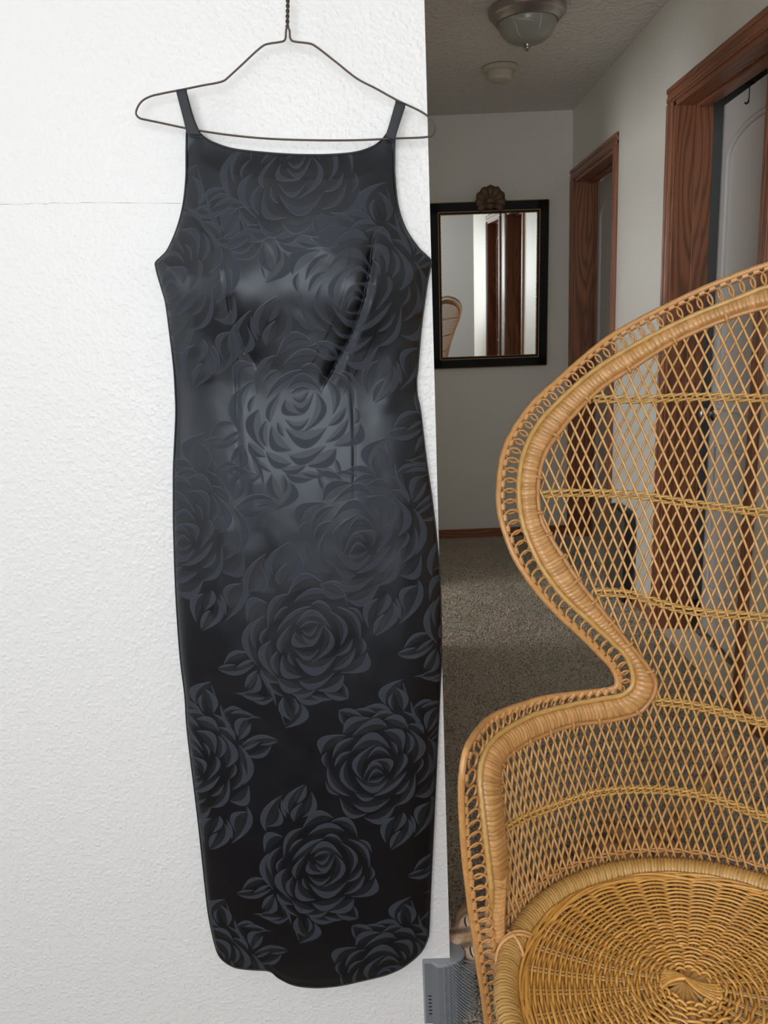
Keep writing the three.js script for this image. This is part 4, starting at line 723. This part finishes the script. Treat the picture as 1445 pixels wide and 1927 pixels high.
// ---------------------------------------------------------------- cat
{
  const cat = group('cat', [0, 0, 0]);
  const cap = (p, a, b, ra, rb) => { const ab = b.clone().sub(a), t = clamp(p.clone().sub(a).dot(ab) / ab.lengthSq()); return p.distanceTo(a.clone().addScaledVector(ab, t)) - lerp(ra, rb, t); };
  const smin = (a, b, k) => { const h = clamp(0.5 + 0.5 * (b - a) / k); return lerp(b, a, h) - k * h * (1 - h); };
  function mesh(fn, lo, hi, res) {
    const mc = new MarchingCubes(res, M.black, false, false, 400000), n = res, half = n / 2; mc.isolation = 0;
    const c = lo.clone().add(hi).multiplyScalar(0.5), s = hi.clone().sub(lo).multiplyScalar(0.5 * 1.04);
    const p = V(0, 0, 0);
    for (let z = 0; z < n; z++) for (let y = 0; y < n; y++) for (let x = 0; x < n; x++) { p.set(c.x + (x - half) / half * s.x, c.y + (y - half) / half * s.y, c.z + (z - half) / half * s.z); mc.field[x + y * n + z * n * n] = -fn(p); }
    mc.update();
    const k = mc.count, pos = mc.positionArray.slice(0, k * 3), nor = mc.normalArray.slice(0, k * 3);
    for (let i = 0; i < k; i++) { pos[i * 3] = c.x + pos[i * 3] * s.x; pos[i * 3 + 1] = c.y + pos[i * 3 + 1] * s.y; pos[i * 3 + 2] = c.z + pos[i * 3 + 2] * s.z; nor[i * 3] /= s.x; nor[i * 3 + 1] /= s.y; nor[i * 3 + 2] /= s.z; }
    const g = new THREE.BufferGeometry(); g.setAttribute('position', new THREE.Float32BufferAttribute(pos, 3)); g.setAttribute('normal', new THREE.Float32BufferAttribute(nor, 3)); g.normalizeNormals(); return g;
  }
  // head: muzzle to the wall (-x), crown turned up to the room; built in world metres
  const toCam = V(-0.06, 0.64, 0.76).normalize(), side0 = V(-1, 0, 0); side0.addScaledVector(toCam, -side0.dot(toCam)).normalize();
  const f = side0.clone().multiplyScalar(0.80).addScaledVector(toCam, 0.56).add(V(0.02, -0.04, 0.03)).normalize(), upv = toCam.clone().multiplyScalar(0.82).addScaledVector(side0, -0.5).add(V(0, 0.10, -0.09)); upv.addScaledVector(f, -upv.dot(f)).normalize();
  const rt = f.clone().cross(upv).normalize(), HC0 = onPlane(852, 1769, 'z', -1.256).addScaledVector(f, -0.0555);
  const HK = 1.2, at0 = (a, b, c) => HC0.clone().addScaledVector(f, a).addScaledVector(upv, b).addScaledVector(rt, c), at = (a, b, c) => at0(a * HK, b * HK, c * HK);
  const headUnit = p => {
    const q = p.clone().sub(HC0), x = q.dot(f), y = q.dot(upv), z = q.dot(rt);
    let d = (Math.hypot((x + 0.006) / 1.0, y / 0.84, z / 1.04) - 0.041) * 0.9;
    d = smin(d, cap(p, at0(0.012, -0.004, 0), at0(0.036, -0.013, 0), 0.024, 0.0115), 0.016);          // muzzle
    d = smin(d, cap(p, at0(0.006, 0.018, 0), at0(0.036, -0.002, 0), 0.014, 0.0075), 0.012);           // bridge of the nose
    for (const k of [-1, 1]) {
      d = smin(d, p.distanceTo(at0(0.035, -0.014, k * 0.0075)) - 0.0095, 0.006);                      // whisker pads
      d = smin(d, p.distanceTo(at0(0.000, -0.012, k * 0.030)) - 0.018, 0.016);                        // cheeks
      d = smin(d, p.distanceTo(at0(0.0225, 0.012, k * 0.0195)) - 0.0125, 0.006);                      // closed eyes
    }
    d = smin(d, cap(p, at0(-0.02, 0, 0), at0(-0.07, -0.02, 0), 0.036, 0.040), 0.02);
    return d;
  };
  const headF = p => HK * headUnit(p.clone().sub(HC0).multiplyScalar(1 / HK).add(HC0));
  const bodyF = p => {
    let d = cap(p, at(-0.05, -0.015, 0), V(0.30, 0.165, -1.40), 0.040, 0.066);
    d = smin(d, cap(p, V(0.30, 0.165, -1.40), V(0.47, 0.170, -1.50), 0.070, 0.074), 0.03);
    d = smin(d, cap(p, V(0.47, 0.165, -1.50), V(0.53, 0.16, -1.53), 0.076, 0.066), 0.03);
    for (const s of [-1, 1]) {
      const ox = 0.5 * s * 0.07, oz = 0.86 * s * 0.05;
      d = smin(d, cap(p, V(0.27 + ox, 0.14, -1.375 + oz), V(0.25 + ox, 0.07, -1.36 + oz), 0.030, 0.019), 0.02); d = smin(d, cap(p, V(0.25 + ox, 0.07, -1.36 + oz), V(0.25 + ox, 0.016, -1.36 + oz), 0.018, 0.0145), 0.012); d = smin(d, cap(p, V(0.25 + ox, 0.014, -1.36 + oz), V(0.225 + ox, 0.012, -1.35 + oz), 0.014, 0.012), 0.01);
      d = smin(d, cap(p, V(0.50 + ox, 0.14, -1.515 + oz), V(0.47 + ox, 0.085, -1.50 + oz), 0.044, 0.026), 0.02); d = smin(d, cap(p, V(0.47 + ox, 0.085, -1.50 + oz), V(0.53 + ox, 0.055, -1.53 + oz), 0.022, 0.015), 0.012); d = smin(d, cap(p, V(0.53 + ox, 0.055, -1.53 + oz), V(0.50 + ox, 0.014, -1.515 + oz), 0.0145, 0.0135), 0.01);
    }
    d = smin(d, cap(p, V(0.56, 0.18, -1.55), V(0.66, 0.22, -1.62), 0.022, 0.016), 0.02); d = smin(d, cap(p, V(0.66, 0.22, -1.62), V(0.74, 0.33, -1.66), 0.016, 0.011), 0.012);
    return d;
  };
  const gh = mesh(headF, at(-0.02, 0, 0).subScalar(0.115), at(-0.02, 0, 0).addScalar(0.115), 80), gb = mesh(bodyF, V(0.06, -0.02, -1.76), V(0.80, 0.40, -1.22), 84);
  const fur = (g) => { const p = g.attributes.position, n = p.count, col = new Float32Array(n * 3), q = V(0, 0, 0);
    for (let i = 0; i < n; i++) {
      q.fromBufferAttribute(p, i); const l = q.clone().sub(HC0).multiplyScalar(1 / HK), x = l.dot(f), y = l.dot(upv), z = l.dot(rt);
      let c = [0.47, 0.285, 0.155], dark = 0;
      const onHead = x > -0.05;
      if (onHead) {
        const stripe = Math.sin(Math.abs(z) * 620 + 1.4 + 2.4 * noise.noise(x * 70, z * 70, 2)) * smooth(0.034, 0.020, x + 0.35 * Math.abs(z)) * smooth(0.0, 0.015, y);
        dark = clamp(stripe * 0.9 + 0.4 * smooth(0.016, -0.004, x) * smooth(0.0, 0.02, y) * smooth(0.03, 0.014, Math.abs(z)));
        dark = Math.max(dark, 0.75 * smooth(0.006, 0.002, Math.abs(Math.abs(z) - 0.0095 - 0.1 * (x - 0.03))) * smooth(0.022, 0.03, x) * smooth(0.05, 0.042, x));
        const pale = 0.8 * smooth(0.032, 0.044, x) + 0.75 * smooth(0.017, 0.009, Math.hypot(x - 0.026, (Math.abs(z) - 0.022) * 0.8));
        c = c.map((v, k) => lerp(v, [0.66, 0.47, 0.33][k], clamp(pale)));
      } else dark = clamp(0.9 * Math.sin((l.x * 0.8 - l.z * 0.6) * 150 + 2.5 * noise.noise(q.x * 22, q.y * 22, q.z * 22)));
      const gr = 1 + 0.35 * noise.noise(q.x * 260, q.y * 260, q.z * 260) + 0.2 * noise.noise(q.x * 700, q.y * 700, q.z * 700);
      c = c.map((v, k) => lerp(v, [0.07, 0.04, 0.026][k], clamp(dark)) * gr); col.set(c, i * 3);
    }
    g.setAttribute('color', new THREE.BufferAttribute(col, 3)); return g; };
  const furMat = phy({ color: lin(1, 1, 1), vertexColors: true, roughness: 0.9, sheen: 0.3, sheenRoughness: 0.6, sheenColor: lin(0.4, 0.3, 0.22) });
  put('body', mergeGeometries([fur(gh), fur(gb)]), furMat, cat);
  for (const s of [-1, 1]) {
    const ear = grid(10, 8, (u, v) => { const a = (u - 0.5) * 2.2, r = 0.019 * (1 - v) + 0.001, b = at(-0.006, 0.034, s * 0.027); return { p: b.addScaledVector(upv, v * 0.044 - 0.004).addScaledVector(rt, s * (0.012 * v) + r * Math.sin(a)).addScaledVector(f, r * Math.cos(a) - 0.010 - 0.012 * v) }; });
    put('ear', ear, phy({ color: lin(0.38, 0.24, 0.15), roughness: 0.9, side: THREE.DoubleSide }), cat);
    const arc = (da, r) => Array.from({ length: 11 }, (_, i) => { const t = (i / 10 - 0.5) * 2; return at(0.0328 + da - 0.007 * t * t, 0.0180 + 0.002 * (1 - t * t) + r - da * 0.5, s * (0.0195 + 0.0100 * t)); });
    put('closed_eye', tube(arc(0, 0), t => 0.0003 + 0.0015 * Math.sin(Math.PI * t), 6), std({ color: lin(0.03, 0.02, 0.015), roughness: 0.5 }), cat).userData.label = 'narrowed sleepy eye';
    put('eyelid', tube(arc(-0.0024, 0.0004), t => 0.0003 + 0.0012 * Math.sin(Math.PI * t), 6), std({ color: lin(0.82, 0.68, 0.55), roughness: 0.8 }), cat).userData.label = 'pale eyelid rim';
    for (let k = 0; k < 4; k++) { const b = at(0.038, -0.012 - 0.0015 * k, s * 0.013), e = b.clone().addScaledVector(rt, s * 0.045).addScaledVector(f, 0.006 - 0.006 * k).addScaledVector(upv, 0.010 - 0.006 * k); put('whisker', tube([b, b.clone().lerp(e, 0.5).addScaledVector(upv, 0.003), e], t => 0.00035 * (1 - 0.7 * t), 4), std({ color: lin(0.7, 0.68, 0.65), roughness: 0.6 }), cat); }
  }
  const nose = new THREE.SphereGeometry(0.0048, 12, 8); nose.scale(0.8, 0.8, 1.15); const np = at(0.0465, -0.0075, 0); nose.translate(np.x, np.y, np.z);
  put('nose', nose, std({ color: lin(0.42, 0.20, 0.17), roughness: 0.5 }), cat).userData.label = 'pink nose';
  tag(cat, 'brown tabby cat behind the chair rubbing its face on the groomer', 'cat');
}

renderer.render(scene, camera);
